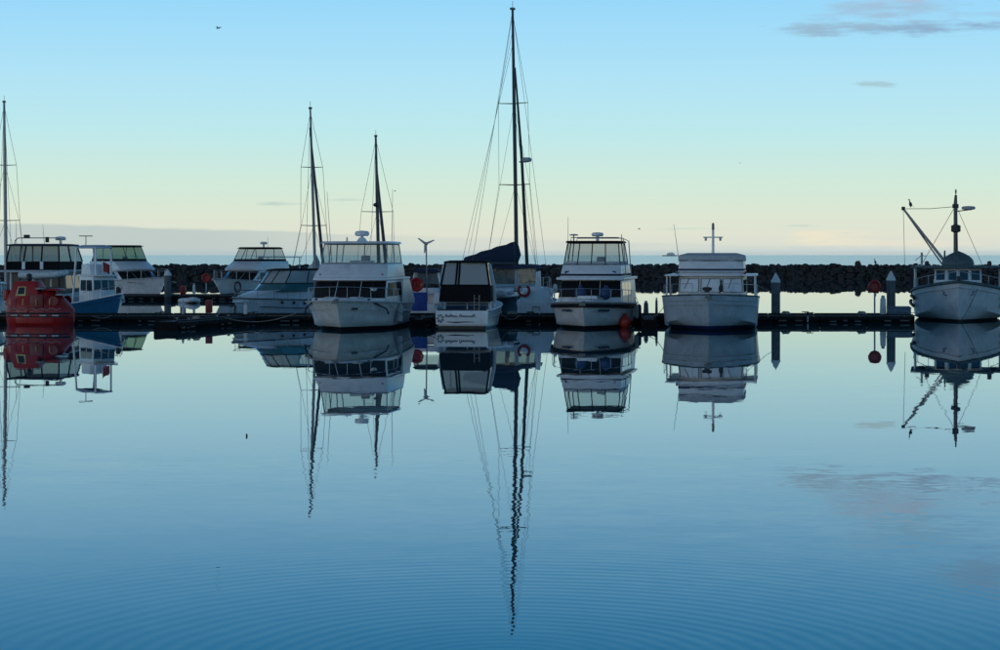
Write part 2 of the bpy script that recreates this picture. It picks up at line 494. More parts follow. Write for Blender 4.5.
def water_mat(name, base, near, far, d0, d1, freq, rings, rough):
    m = bpy.data.materials.new(name); m.use_nodes = True
    nt = m.node_tree; N, Lk = nt.nodes, nt.links
    b = N['Principled BSDF']
    b.inputs['Base Color'].default_value = (*base, 1); b.inputs['Roughness'].default_value = rough; b.inputs['IOR'].default_value = 1.45
    g = N.new('ShaderNodeNewGeometry')
    s = N.new('ShaderNodeSeparateXYZ'); Lk.new(g.outputs['Position'], s.inputs[0])
    def mt(op, a, b_=None, c=None, clamp=False):
        n = N.new('ShaderNodeMath'); n.operation = op; n.use_clamp = clamp
        for i, v in enumerate((a, b_, c)):
            if v is None: continue
            if isinstance(v, (int, float)): n.inputs[i].default_value = v
            else: Lk.new(v, n.inputs[i])
        return n.outputs[0]
    def rng(x, lo, hi, a, b_):
        n = N.new('ShaderNodeMapRange'); n.interpolation_type = 'SMOOTHSTEP'; Lk.new(x, n.inputs[0])
        for i, v in ((1, lo), (2, hi), (3, a), (4, b_)): n.inputs[i].default_value = v
        return n.outputs[0]
    def tex(scale, detail, sx=1., sy=1.):
        mp = N.new('ShaderNodeMapping'); mp.inputs['Scale'].default_value = (sx, sy, 1); Lk.new(g.outputs['Position'], mp.inputs[0])
        n = N.new('ShaderNodeTexNoise'); n.inputs['Scale'].default_value = scale; n.inputs['Detail'].default_value = detail; Lk.new(mp.outputs[0], n.inputs['Vector'])
        sp = N.new('ShaderNodeSeparateColor'); Lk.new(n.outputs['Color'], sp.inputs[0])
        return mt('SUBTRACT', sp.outputs[0], .5), mt('SUBTRACT', sp.outputs[1], .5), n.outputs[0]
    ax, ay, _ = tex(freq, 2.5, .55, 1.)
    bx_, by_, _ = tex(freq * .22, 2., .6, 1.)
    _, _, patch = tex(.055, 3., .35, 1.)
    pm = rng(patch, .42, .62, .35, 1.35)
    amp = mt('MULTIPLY', mt('ADD', rng(s.outputs[1], d0, d1, near, far), rng(s.outputs[1], 120, 250, 0, .0022)), pm)
    nx = mt('MULTIPLY', mt('ADD', ax, mt('MULTIPLY', bx_, .7)), mt('MULTIPLY', amp, 2.2))
    ny = mt('MULTIPLY', mt('ADD', ay, mt('MULTIPLY', by_, .9)), amp)
    cx_, cy_, _ = tex(freq * 2.4, 3., .35, 1.)
    pm2 = rng(patch, .50, .66, 0., 1.)
    ny = mt('ADD', ny, mt('MULTIPLY', cy_, mt('MULTIPLY', mt('MULTIPLY', amp, pm2), 1.6)))
    nx = mt('ADD', nx, mt('MULTIPLY', cx_, mt('MULTIPLY', mt('MULTIPLY', amp, pm2), 1.2)))
    if rings:
        cx, cy = rings
        rx = mt('SUBTRACT', s.outputs[0], cx); ry = mt('SUBTRACT', s.outputs[1], cy)
        r2 = mt('ADD', mt('MULTIPLY', rx, rx), mt('MULTIPLY', ry, ry)); r = mt('SQRT', r2)
        ph = mt('ADD', mt('MULTIPLY', mt('POWER', r, .86), 40.0), mt('MULTIPLY', bx_, 5.0))
        env = mt('MULTIPLY', rng(r, .4, 2.2, .3, 1.), rng(r, 2.5, 8.5, 1., 0.))
        w = mt('MULTIPLY', mt('MULTIPLY', mt('SINE', ph), env), mt('MULTIPLY', rng(patch, .35, .62, .25, 1.3), .0085))
        nx = mt('ADD', nx, mt('MULTIPLY', w, mt('DIVIDE', rx, r))); ny = mt('ADD', ny, mt('MULTIPLY', w, mt('DIVIDE', ry, r)))
    cb = N.new('ShaderNodeCombineXYZ'); Lk.new(nx, cb.inputs[0]); Lk.new(ny, cb.inputs[1]); cb.inputs[2].default_value = 1
    vn = N.new('ShaderNodeVectorMath'); vn.operation = 'NORMALIZE'; Lk.new(cb.outputs[0], vn.inputs[0])
    Lk.new(vn.outputs[0], b.inputs['Normal'])
    return m


def sheet(name, x0, x1, y0, y1, z, m):
    o = MB().add([(x0, y0, z), (x1, y0, z), (x1, y1, z), (x0, y1, z)], [(0, 1, 2, 3)]).build(name, m)
    return tag(o, kind='structure')


sheet('harbour_water', -900, 900, -60, 297, 0, water_mat('harbour_water', (.003, .075, .105), .0095, .0015, 20, 80, 4.6, (.05, 17.3), 0.0))
sheet('sea', -30000, 30000, 297, 40000, 0, water_mat('open_sea', (.03, .12, .18), .17, .17, 300, 400, .8, None, .16))

bw = thing('breakwater', 'long dark rubble breakwater of piled boulders between harbour and open sea', 'breakwater', (0, 292, 0))
prof = [(-.4, -3), (1.2, 0.2), (2.8, 1.35), (4.2, 1.75), (6.5, 1.6), (11, -3)]
MB().loft([[(x, y, z) for y, z in prof] for x in (-210, -70, 70, 210)]).build('core', ROCKD, bw)
rockmesh = []
for k in range(9):
    bm = bmesh.new(); bmesh.ops.create_icosphere(bm, subdivisions=2, radius=.5)
    off = Vector((k * 7.1, k * 3.3, 1))
    for v in bm.verts:
        p = v.co.copy()
        v.co = p * (1 + .7 * noise.noise(p * 2.2 + off) + .3 * noise.noise(p * 5 + off))
        for ax in (Vector((1, .3, .2)), Vector((-.4, .8, .5)), Vector((.1, -.6, .9)), Vector((-.7, -.5, .1))):
            a = ax.normalized(); dd = v.co.dot(a) - (.29 + .03 * k % .09)
            if dd > 0: v.co -= a * dd
    me = bpy.data.meshes.new('boulder'); bm.to_mesh(me); bm.free()
    for p in me.polygons: p.use_smooth = True
    me.set_sharp_from_angle(angle=R(28)); me.materials.append(ROCK); rockmesh.append(me)
stuff = MB()
rk = []
for row, (yy, zz) in enumerate([(.6, -.05), (1.05, .3), (1.5, .62), (1.95, .95), (2.45, 1.25), (3.0, 1.5), (3.6, 1.74), (4.3, 1.86), (5.2, 1.8)]):
    x = -205 + random.random()
    while x < 205:
        w = random.choice((random.uniform(.4, .75), random.uniform(.6, 1.1), random.uniform(.9, 1.7)))
        rk.append((w, x + w / 2, yy + random.uniform(-.2, .2), zz + random.uniform(-.10, .10), row))
        x += w * random.uniform(.6, .8)
vis = sorted([r for r in rk if abs(r[1]) < 75 and 1 <= r[4] <= 7], key=lambda r: -r[0])
one = set(id(r) for r in vis[:295])
for r in rk:
    w, x, y, z, row = r
    k = random.randrange(9); M = Matrix.Rotation(random.uniform(0, 6.28), 4, 'Z') @ Matrix.Rotation(random.uniform(-.5, .5), 4, 'X')
    sc3 = (w * 1.05, w * random.uniform(.75, 1.1), w * random.uniform(.42, .62))
    if id(r) in one:
        o = link('boulder', rockmesh[k], bw, (x, y, z)); o.scale = sc3; o.rotation_euler = M.to_euler()
    else:
        me = rockmesh[k]
        MM = Matrix.Translation((x, y, z)) @ M @ Matrix.Diagonal((*sc3, 1))
        stuff.add([MM @ v.co for v in me.vertices], [tuple(p.vertices) for p in me.polygons])
me = bpy.data.meshes.new('rubble'); me.from_pydata(stuff.v, [], stuff.f); me.materials.append(ROCK)
tag(link('rubble', me, bw), kind='stuff')

# ------------------------------------------------------------------ docks
PANEL = {}


def dock(name, label, a, b, w, top=.40, cat='dock', seg=2.4, group=None):
    a, b = Vector((*a, 0)), Vector((*b, 0)); d = b - a; Ln = d.length; ang = math.atan2(d.y, d.x)
    r = thing(name, label, cat, a, ang, group)
    n = max(1, round(Ln / seg)); s = Ln / n
    key = (round(s, 3), w)
    if key not in PANEL:
        pm = MB()
        for k in range(6):                                 # boards laid along the run, gaps between
            y = -w / 2 + w * (k + .5) / 6
            pm.box((0, y, top - .03), (s - .02, w / 6 - .015, .06))
        fm = MB().box((0, 0, 0), (s - .03, .07, .17))
        fl = MB().box((0, 0, .02), (s * .97, w * .9, .44), tx=.99)
        bk = MB().box((0, 0, 0), (s * .13, .05, .07))
        rl = MB().box((0, 0, 0), (s - .04, .10, .05))
        PANEL[key] = (pm.mesh('deck_panel', WOODT, bevel=.006), fm.mesh('fascia_board', WOODW, bevel=.01), fl.mesh('float', FLOAT, bevel=.03),
                      bk.mesh('block', CONC, bevel=.008), rl.mesh('bull_rail', WOODW, bevel=.01))
    pm, fm, fl, bk, rl = PANEL[key]
    for i in range(n):
        x = s * (i + .5)
        link('deck_panel', pm, r, (x, 0, 0))
        link('float', fl, r, (x, 0, 0))
        for sd in (-1, 1):
            link('fascia_board', fm, r, (x, sd * (w / 2 - .036), top - .155))
            link('bull_rail', rl, r, (x, sd * (w / 2 - .06), top + .026))
            for q in range(3 if sd < 0 else 0):
                if random.random() < .45: continue
                link('block', bk, r, (x + s * (-.3 + .28 * q + random.uniform(-.08, .08)), sd * (w / 2 + .012), top - random.uniform(.27, .33))).scale.x = random.uniform(.5, 1.6)
        if i % 2 == 0:
            for sd in (-1, 1):
                c = MB().box((x + s * .3, sd * (w / 2 - .3), top + .05), (.06, .06, .1)).tube([(x + s * .3 - .18, sd * (w / 2 - .3), top + .12), (x + s * .3 + .18, sd * (w / 2 - .3), top + .12)], .025, 5)
                c.build('cleat', ALU, r)
    for x in (-.03, Ln + .03): MB().box((x, 0, top - .2), (.06, w - .02, .40)).build('end_board', FLOAT, r)
    return r


WD = 104.1     # centre line of the front walkway
dock('floating_walkway', 'long dark timber floating walkway behind the row of bow-on yachts', (-34, WD), (21.3, WD), 2.2)
dock('floating_walkway', 'far floating walkway with a white capped pile below the breakwater', (-46, 156), (-13.5, 156), 2.0, group=None)
dock('finger_dock', 'long finger dock with nothing moored on it, beside the lifeboat berth', (PX(166, 93), 93), (-13.1, 102.8), 1.2)
dock('finger_dock', 'short finger dock between the hardtop yacht and the lettered transom', (-3.95, 96.0), (-3.25, 102.8), .7)
dock('finger_dock', 'short finger dock beside the orange ball fender', (7.15, 96.0), (7.6, 102.8), .75)


def pile(X, Y, ztop, r=.235, label=''):
    p = thing('mooring_pile', label, 'pile', (X, Y, 0))
    MB().lathe([(r, -3.8), (r, 1.0), (r * .98, ztop - .5)], n=16).build('shaft', PILE, p)
    MB().lathe([(r * 1.06, ztop - .5), (r * 1.06, ztop - .42), (r * .55, ztop - .18), (.03, ztop)], n=16).build('cap', PILECAP, p)
    MB().lathe([(r + .005, -.35), (r + .012, -.3), (r + .012, .25), (r + .004, .3)], n=16).build('guide_collar', RUB, p)
    return p


pile(PX(776, 105.6), 105.7, PZ(273, 105.7), label='grey mooring pile with white cone cap beside the grey hulled white cruiser')
pile(PX(891, 105.7), 105.7, PZ(271, 105.7), label='grey mooring pile with white cone cap behind the grey dock box')
pile(PX(167.5, 154.4), 154.5, PZ(269, 154.5), r=.27, label='grey mooring pile with white cone cap on the far walkway')
pile(PX(318, 106.5), 106.5, PZ(270, 106.5), label='white capped mooring pile beside the hardtop yacht and small sport cruiser')


def life_ring_post(X, Y, zc, r, ground, label, ring=.07):
    t = thing('lifebuoy_post', label, 'lifebuoy', (X, Y, 0))
    MB().tube([(0, .1, ground), (0, .1, zc + .2)], .045, 8).build('post', GREYW, t)
    MB().lathe([(r * 1.03, .05), (r * 1.03, .09), (.02, .1)], (0, 0, zc), 20, 'y').build('backing_board', RED, t)
    pts = [(r * .78 * math.cos(a), 0, zc + r * .78 * math.sin(a)) for a in [2 * math.pi * i / 20 for i in range(20)]]
    MB().tube(pts, ring, 8, closed=True).build('ring', ORANGE, t)
    return t


life_ring_post(PX(875, 104.6), 104.6, PZ(286.5, 104.6), .34, .41, 'red lifebuoy on a grey post beside the grey dock box')
life_ring_post(PX(206, 155.6), 155.6, PZ(278, 155.6), .36, .41, 'red lifebuoy on a post on the far walkway')


def pedestal(X, Y, h, w, label, m=PILECAP, lamp=True, base=.41):
    t = thing('service_pedestal', label, 'pedestal', (X, Y, base))
    MB().box((0, 0, h * .42), (w, w, h * .84), tx=.82, ty=.82).build('body', m, t, bevel=.02)
    MB().box((0, 0, h * .92), (w * .62, w * .62, h * .16), tx=.8, ty=.8).build('light_head', GREYW, t, bevel=.02)
    return t


pedestal(PX(883, 104.4), 104.4, .98, .30, 'white service pedestal beside the red lifebuoy post and dock box')
pedestal(PX(183, 104.8), 104.8, .72, .16, 'slim white service post on the walkway near the red fire cabinet')
pedestal(PX(246, 103.8), 103.6, .62, .18, 'short white service post in front of the small sport cruiser')
pedestal(PX(646, 104.6), 104.6, .70, .26, 'dark service pedestal beside the walkway between two cruisers', m=ALU)
pedestal(PX(656.5, 104.9), 104.9, .86, .14, 'slim dark service post near the grey white cruiser bow', m=ALU)
pedestal(PX(194, 155.5), 155.5, .9, .2, 'white service post on the far walkway beside lifebuoy')
t = thing('fire_cabinet', 'red fire hose cabinet standing on the front walkway', 'cabinet', (PX(209, 104.9), 104.9, .41))
MB().box((0, 0, .40), (.34, .28, .66)).build('body', RED, t, bevel=.02)
MB().box((0, -.146, .40), (.28, .012, .56)).build('door', mat('dark_red_paint', (.2, .01, .012), .5), t, bevel=.004)
MB().box((0, 0, .035), (.2, .2, .07)).build('foot', ALU, t)
t = thing('fire_cabinet', 'small red fire cabinet on the far walkway beside white capped pile', 'cabinet', (PX(183, 156), 156, .41))
MB().box((0, 0, .35), (.42, .3, .7)).build('body', RED, t, bevel=.02)
MB().box((0, -.156, .35), (.32, .012, .5)).build('door', MATS['dark_red_paint'], t, bevel=.004)
t = thing('dock_box', 'grey blue dock storage box beside the fishing boat bow', 'box', (PX(899, 104.2), 104.2, .41))
MB().box((0, 0, .16), (1.15, .6, .32)).build('body', mat('dock_box_grey', (.10, .14, .18), .6), t, bevel=.02)
MB().loft([[(-.6, -.33, .325), (.6, -.33, .325), (.6, .33, .325), (-.6, .33, .325)], [(-.6, -.33, .36), (.6, -.33, .36), (.6, .33, .42), (-.6, .33, .42)]]).build('lid', MATS['dock_box_grey'], t, bevel=.015)
t = thing('tide_marker', 'small white marker board on the face of the front walkway', 'marker', (PX(808, 102.9), 102.96, .08))
MB().box((0, 0, .12), (.05, .04, .30)).build('board', PILECAP, t)
MB().box((0, .03, .2), (.03, .06, .03)).build('bracket', ALU, t)

# ------------------------------------------------------------------ boats


def yacht_top(root, house=None, hw=(.30, .94), hfront=3, hside=3, brow=None, coam=None, encl=None, top=None, vinyl=VINYL, frame=STEEL,
              topm=WHITE, coamm=WHITE, stripe=None, efront=3, eside=2, housem=WHITE, skirt=None, back=True, glass=None):
    glass = glass or GLASS
    if house:
        h = Fru(*house); h.solid('cabin', housem, root, bevel=.05)
        for i in range(hfront):
            h.pane('windscreen_pane', glass, root, (i + .018) / hfront, (i + .982) / hfront, hw[0], hw[1])
        for sd in (0, 1):
            for i in range(hside):
                a, b = 1 + .05 + .62 * (i + .04) / hside, 1 + .05 + .62 * (i + .96) / hside
                if sd: a, b = 5 - b, 5 - a
                h.pane('side_window', glass, root, a, b, hw[0] + .05, hw[1] - .06, n=2)
    if brow: Fru(*brow).solid('flybridge_deck', WHITE, root, bevel=.03)
    if coam:
        c = Fru(*coam); c.solid('flybridge_coaming', coamm, root, bevel=.05)
        if stripe:
            for t0 in (0, 1, 3): c.pane('stripe', stripe[0], root, t0, t0 + 1, stripe[1], stripe[2], off=.012, n=6)
    if encl:
        e = Fru(*encl)
        for i in range(efront): e.pane('clear_curtain', vinyl, root, i / efront, (i + 1) / efront, 0, 1, off=0)
        for i in range(eside):
            e.pane('clear_curtain', vinyl, root, 1 + i / eside, 1 + (i + 1) / eside, 0, 1, off=0)
            e.pane('clear_curtain', vinyl, root, 3 + i / eside, 3 + (i + 1) / eside, 0, 1, off=0)
        if back:
            e.pane('clear_curtain', vinyl, root, 2, 3, 0, 1, off=0)
        ts = [i / efront for i in range(efront + 1)] + [1 + i / eside for i in range(1, eside + 1)] + [3 + i / eside for i in range(eside)]
        for t in ts: e.bar('frame_post', frame, root, [(t + 1e-5 if t < 1 else t, 0), (t + 1e-5 if t < 1 else t, 1)], r=.028, off=.0)
        if skirt:
            for t0 in (0, 1, 3): e.pane('curtain_hem', skirt, root, t0, t0 + 1, 0, .16, off=.02, n=6)
        for v in (0.02, .97):
            e.bar('frame_rail', frame, root, [(i / 10, v) for i in range(10)] + [(1 + i / 4, v) for i in range(12)], r=.026)
        # helm seat and console inside
        z = encl[0][0]; y0, y1 = encl[0][1], encl[0][2]
        MB().box((.3, y0 + .45, z - .05), (1.3, .35, .42), tx=.9, ty=.6).build('helm_console', WHITE, root, bevel=.03)
        MB().box((.3, y0 + 1.3, z + .1), (.5, .12, .6), tx=.8).box((.3, y0 + 1.1, z - .12), (.5, .45, .14)).build('helm_seat', GREYW, root, bevel=.04)
    if top: Fru(*top).solid('hardtop', topm, root, bevel=.04)


# --- A: white hardtop flybridge yacht
A = boat_root('motor_yacht', 'large white flybridge yacht with radar dome and curtained hardtop, beside the sport cruiser', 'motor yacht', -6.86, 96.6, -7.5)
hmA = hull_mat('white_hull_black_boot', (.72, .71, .68), (.012, .012, .015), .16)
sh = hull(A, 10.0, 4.35, 1.42, 1.12, hmA, um=.42, ps=2.7, pw=2.2, cw=.86, rake=1.3, fl=1.6, bul=.04, rub=GREYW, pz=1.4)
yacht_top(A, house=[(1.05, -2.5, 4.0, 3.6, 3.7, .55), (2.30, -1.5, 4.0, 3.4, 3.4, .40)], hw=(.34, .97), hfront=3,
          brow=[(2.30, -1.85, 4.3, 3.62, 3.62, .5), (2.42, -1.8, 4.3, 3.6, 3.6, .5)],
          coam=[(2.42, -1.65, 2.9, 3.5, 3.6, .45), (3.08, -.95, 2.9, 3.28, 3.4, .35)],
          encl=[(3.08, -.92, 2.7, 3.2, 3.3, .32), (4.05, -.55, 2.5, 3.05, 3.1, .28)],
          top=[(4.05, -.85, 2.75, 3.35, 3.35, .35), (4.16, -.75, 2.65, 3.2, 3.2, .33)], efront=3)
Fru((1.2, -4.1, -2.2, 1.5, 3.0, .5), (1.5, -3.7, -2.2, 1.1, 2.7, .5)).solid('foredeck_trunk', WHITE, A, bevel=.06)
for sx in (-1, 1):    # cabin side wings sloping down to the cockpit
    MB().slab([(1.6, 1.05), (4.8, 1.05), (4.8, 1.3), (3.4, 2.30), (1.6, 2.30)], sx * 1.86, sx * 1.93, 'yz').build('side_wing', WHITE, A, bevel=.02)
MB().box((.35, -2.15, 1.72), (.34, .06, .34), rz=.1).build('sun_shade', CREAM, A)
MB().lathe([(.02, 0), (.2, .02), (.2, .5), (.02, .52)], (1.15, -2.0, 1.45), 10).build('rolled_fender', CREAM, A)
bow_rail(A, sh, .5, .62)
anchor(A, (0, -5.1, 1.42))
radar(A, (.1, .5, 4.42), .36, .24)
MB().box((.1, .5, 4.24), (.5, .5, .2), tx=.5, ty=.5).build('radar_plinth', WHITE, A, bevel=.02)
whip(A, (-.6, .3, 4.1), .28, r=.06, m=WHITE, name='gps_dome')
whip(A, (-1.45, .8, 3.0), 3.6, (-.25, 0)); whip(A, (1.5, .8, 3.0), 3.7, (.05, 0))
for k in range(3): MB().box((-.55 + .0 * k, -1.48 + .13 * k, 2.62 + .14 * k), (.05, .03, .07)).build('vent', RUB, A)
MB().lathe([(.14, -.4), (.15, -.3), (.15, .3), (.05, .42)], (2.2, -.8, .75), 10).build('side_fender', INFL, A)
for sx in (-1, 1): MB().tube([sh(.14, sx, .05, -.02), sh(.22, sx, -.05, -.35), sh(.24, sx, -.04, -.6)], .035, 6).build('chafe_guard', NAVY, A)

for x in (-.9, .2, 1.1): MB().tube([(x, -2.05, 2.24), (x + .22, -2.5, 1.72)], .014, 5).build('wiper', RUB, A)
for x in (-.6, .6): MB().box((x, -3.2, 1.52), (.55, .5, .05)).build('deck_hatch', GREYW, A, bevel=.015)
for sx in (-1, 1):
    MB().tube([sh(u, sx, .04 + .10 * (1 - u) ** 2, -.38) for u in [.04 + .05 * k for k in range(19)]], .014, 5).build('hull_moulding', hmA, A)
    MB().lathe([(.03, -.1), (.04, 0), (.09, .04), (.02, .08)], sh(.14, sx, .2, .04), 8).build('bollard', ALU, A)
    MB().box((sx * 1.5, -1.55, 2.55), (.1, .14, .12)).build('navigation_light', RED if sx > 0 else MATS['dock_box_grey'], A, bevel=.02)
MB().box((.75, -4.42, 1.02), (.30, .05, .10), rz=.6).build('hawse_fairlead', RUB, A)

# --- B: flybridge yacht with blue pads
Bt = boat_root('motor_yacht', 'white flybridge yacht with blue pads on its foredeck and an orange ball fender', 'motor yacht', 4.62, 98.3, -9.5)
hmB = hull_mat('white_hull_dark_boot', (.68, .69, .69), (.012, .012, .015), .14)
sh = hull(Bt, 9.0, 3.95, 1.30, 1.08, hmB, um=.42, ps=2.6, pw=2.1, cw=.88, rake=1.0, fl=1.5, bul=.03, rub=None)
SHEERS.append((Bt, sh))
us = [(i / 20) ** 1.3 for i in range(21)]
for sx in (-1, 1):
    MB().loft([[sh(u, sx, -.012, -.07), sh(u, sx, -.012 + .02, -.26)] for u in us], closed=False).build('sheer_stripe', mat('near_black_paint', (.008, .009, .014), .65, spec=.2), Bt)
MB().tube([sh(u, -1, -.01, -.01) for u in reversed(us)] + [sh(u, 1, -.01, -.01) for u in us[1:]], .035, 6).build('gunwale', STEEL, Bt)
yacht_top(Bt, house=[(1.0, -2.1, 4.1, 3.15, 3.4, .4), (2.30, -1.2, 4.1, 2.9, 3.2, .3)], hw=(.36, .96), hfront=3,
          brow=[(2.30, -1.65, 4.3, 3.3, 3.45, .4), (2.42, -1.6, 4.3, 3.3, 3.45, .4)],
          coam=[(2.42, -1.4, 2.8, 3.0, 3.1, .35), (3.02, -.9, 2.8, 2.85, 2.95, .3)], stripe=(NAVY, .12, .28),
          encl=[(3.02, -.88, 2.5, 2.75, 2.85, .28), (4.12, -.35, 2.2, 2.5, 2.55, .22)],
          top=[(4.10, -.6, 2.5, 2.7, 2.75, .28), (4.20, -.5, 2.4, 2.6, 2.6, .25)], frame=BLACKC, topm=BLACKC, skirt=GREYW, efront=4)
rk_ = MB().tube([(-1.1, -.3, 4.2), (-1.1, -.3, 4.36), (1.2, -.3, 4.36), (1.45, .0, 4.3), (1.55, .2, 2.5)], .025, 6).build('roof_rack', STEEL, Bt)
MB().tube([(-1.1, 2.0, 4.2), (-1.1, 2.0, 4.34), (1.2, 2.0, 4.34), (1.5, 2.1, 4.2), (1.6, 2.3, 2.5)], .025, 6).build('roof_rack', STEEL, Bt)
radar(Bt, (.15, .2, 4.42), .30, .18)
MB().lathe([(.03, 0), (.03, .25), (.22, .26), (.2, .32), (.02, .34)], (-1.0, .0, 4.2), 12).build('satellite_dome', GREYW, Bt)
whip(Bt, (-1.35, .5, 3.0), 2.4); whip(Bt, (1.2, 1.5, 4.2), .35, r=.03, name='horn')
MB().tube([(0, -1.2, 2.45), (.05, -1.05, 3.0)], .03, 5).build('centre_seam', RUB, Bt)
for x in (-1.15, 1.1): MB().box((x, -1.28, 2.62), (.28, .14, .22), tx=.8).build('spotlight', BLUEV, Bt, bevel=.04)
bow_rail(Bt, sh, .5, .62)
anchor(Bt, (0, -4.45, 1.27))
Fru((1.1, -3.3, -1.9, 1.3, 2.4, .4), (1.38, -3.0, -1.9, 1.0, 2.2, .4)).solid('foredeck_trunk', WHITE, Bt, bevel=.05)
MB().box((.05, -2.9, 1.48), (1.0, .7, .16), tx=.9, ty=.85).build('foredeck_hatch', WHITE, Bt, bevel=.03)
for x in (-.35, .88):
    o = MB().ball((0, 0, 0), .29, 14, 9, sz=1.05).lathe([(.09, .26), (.09, .36), (.04, .38)], n=8).build('ball_fender', BLUEV)
    q = Bt.matrix_world if False else None
    a = R(-9.5); o.location = (4.62 + x * math.cos(a) + 2.55 * math.sin(a), 98.3 + x * math.sin(a) - 2.55 * math.cos(a), 1.67)
    tag(o, 'round blue fender lying on the foredeck of a white flybridge yacht', 'fender', 'blue fenders on the foredeck')
def marks(root, p, n, w, h, ry, seed):
    rr = random.Random(seed); b = MB()
    for k in range(n):
        x = p[0] + k * w * 1.25
        b.add([(x, p[1] + ry * k, p[2]), (x + w * .35, p[1] + ry * k, p[2]), (x + w * .6, p[1] + ry * k, p[2] + h), (x + w * .25, p[1] + ry * k, p[2] + h)], [(0, 1, 2, 3)])
        if rr.random() < .7:
            z = p[2] + rr.choice((0, h * .4, h * .8))
            b.add([(x, p[1] - .002 + ry * k, z), (x + w, p[1] - .002 + ry * k, z), (x + w, p[1] - .002 + ry * k, z + h * .22), (x, p[1] - .002 + ry * k, z + h * .22)], [(0, 1, 2, 3)])
    return b.build('registration_marks', MARK, root)
def hull_marks(root, shf, u0, u1, sx, dz0, dz1, n, inset):
    """slanted strokes that follow the topsides"""
    b = MB()
    for k in range(n):
        ua = u0 + (u1 - u0) * k / n; ub = ua + (u1 - u0) / n * .55
        uc = ua + (u1 - u0) / n * .25
        b.add([shf(ua, sx, inset[1], dz1), shf(ub, sx, inset[1], dz1), shf(ub + uc - ua, sx, inset[0], dz0), shf(uc, sx, inset[0], dz0)], [(0, 1, 2, 3)])
        if k % 2 == 0:
            zz = (dz0 + dz1) / 2
            b.add([shf(ua, sx, (inset[0] + inset[1]) / 2, zz + .03), shf(ub + .02, sx, (inset[0] + inset[1]) / 2, zz + .03), shf(ub + .02, sx, (inset[0] + inset[1]) / 2, zz - .03), shf(ua, sx, (inset[0] + inset[1]) / 2, zz - .03)], [(0, 1, 2, 3)])
    return b.build('registration_marks', MARK, root)
hull_marks(Bt, sh, .07, .13, 1, -.32, -.46, 4, (.05, .10))
hull_marks(Bt, sh, .07, .12, -1, -.32, -.46, 3, (.05, .10))
o = MB().ball((0, 0, 0), .30, 16, 10, sz=1.08).lathe([(.1, .29), (.08, .42), (.03, .44)], n=10).build('ball_fender', ORANGE)
o.location = (PX(625, 96.2), 96.0, .27); tag(o, 'orange red ball fender hanging at the waterline between yacht and finger dock', 'fender')

# --- C: white cruiser with covered flybridge and a cross mast
Ct = boat_root('cabin_cruiser', 'white cruiser with canvas covered flybridge and a white cross mast', 'cabin cruiser', PX(711, 97) , 96.6, -8)
hmC = hull_mat('pale_grey_hull_blue_boot', (.40, .48, .54), (.012, .016, .075), .22, (.008, .008, .012), .05)
sh = hull(Ct, 10.0, 4.6, 1.66, 1.30, hmC, um=.36, ps=3.0, pw=2.75, cw=.95, sharp=40, rake=.9, fl=1.25, bul=.22, rub=None, cap=GREENC, pz=1.4)
Fru((1.1, -3.4, -1.6, 2.0, 3.1, .5), (1.62, -3.0, -1.6, 1.7, 2.9, .4), (1.66, -2.9, -1.6, 1.6, 2.8, .4)).solid('foredeck_trunk', WHITE, Ct, bevel=.05)
h = Fru((1.2, -1.75, 4.2, 3.15, 3.3, .25), (2.50, -1.25, 4.2, 3.0, 3.2, .22)); h.solid('cabin', CREAM, Ct, bevel=.05)
for i in range(3): h.pane('window_cover', WHITE, Ct, (i + .06) / 3, (i + .94) / 3, .42, .9)
for sd in (0, 1):
    for i in range(3):
        a, b = 1.06 + .27 * i, 1.30 + .27 * i
        if sd: a, b = 5 - b, 5 - a
        h.pane('side_window', GLASS, Ct, a, b, .4, .85, n=2)
Fru((2.50, -1.55, 4.4, 3.2, 4.3, .25), (2.58, -1.55, 4.4, 3.2, 4.3, .25)).solid('cabin_roof', WHITE, Ct, bevel=.02)
for sx in (-1, 1):
    MB().box((sx * 1.86, .9, 2.53), (.62, 5.4, .07)).build('side_awning', WHITE, Ct, bevel=.015)
    for y in (-1.6, 1.4): MB().tube([(sx * 2.08, y, 1.2), (sx * 2.08, y, 2.5)], .035, 6).build('awning_post', WHITE, Ct)
c = Fru((2.58, -1.3, 2.6, 3.15, 3.2, .3), (3.28, -.9, 2.6, 3.05, 3.1, .25)); c.solid('flybridge_coaming', WHITE, Ct, bevel=.05)
for t0 in (0, 1, 3): c.pane('stripe', NAVY, Ct, t0, t0 + 1, .26, .38, off=.012, n=6)
Fru((3.20, -.98, 2.65, 3.18, 3.22, .28), (3.50, -.75, 2.4, 3.1, 3.15, .25), (3.60, -.1, 2.0, 2.3, 2.3, .2)).solid('canvas_cover', GREYW, Ct, bevel=.04)
m_ = MB().tube([(.05, .2, 3.5), (.05, .2, 4.95)], [.07, .055], 8).build('signal_mast', WHITE, Ct)
MB().tube([(-.42, .2, 4.36), (.52, .2, 4.36)], .035, 6).build('crosstree', WHITE, m_)
for x in (-.3, .4): MB().lathe([(.05, -.14), (.06, 0)], (x, .2, 4.33), 8).build('lamp', GREYW, m_)
MB().lathe([(.06, 0), (.07, .05), (.06, .3), (.02, .34)], (.05, .2, 4.72), 8).build('masthead_light', ALU, m_)
MB().box((.0, -1.18, 2.98), (.14, .10, .38)).build('search_lamp', MATS['dock_box_grey'], Ct, bevel=.03)
whip(Ct, (-1.6, .4, 3.2), 1.8, (-.25, 0))
anchor(Ct, (0, -4.9, 1.66))
MB().box((-.1, -3.6, 1.85), (.26, .24, .18), tx=.6).lathe([(.06, -.22), (.09, -.1), (.09, .1), (.06, .22)], (-.1, -3.6, 1.92), 8, 'x').build('windlass', RUB, Ct)
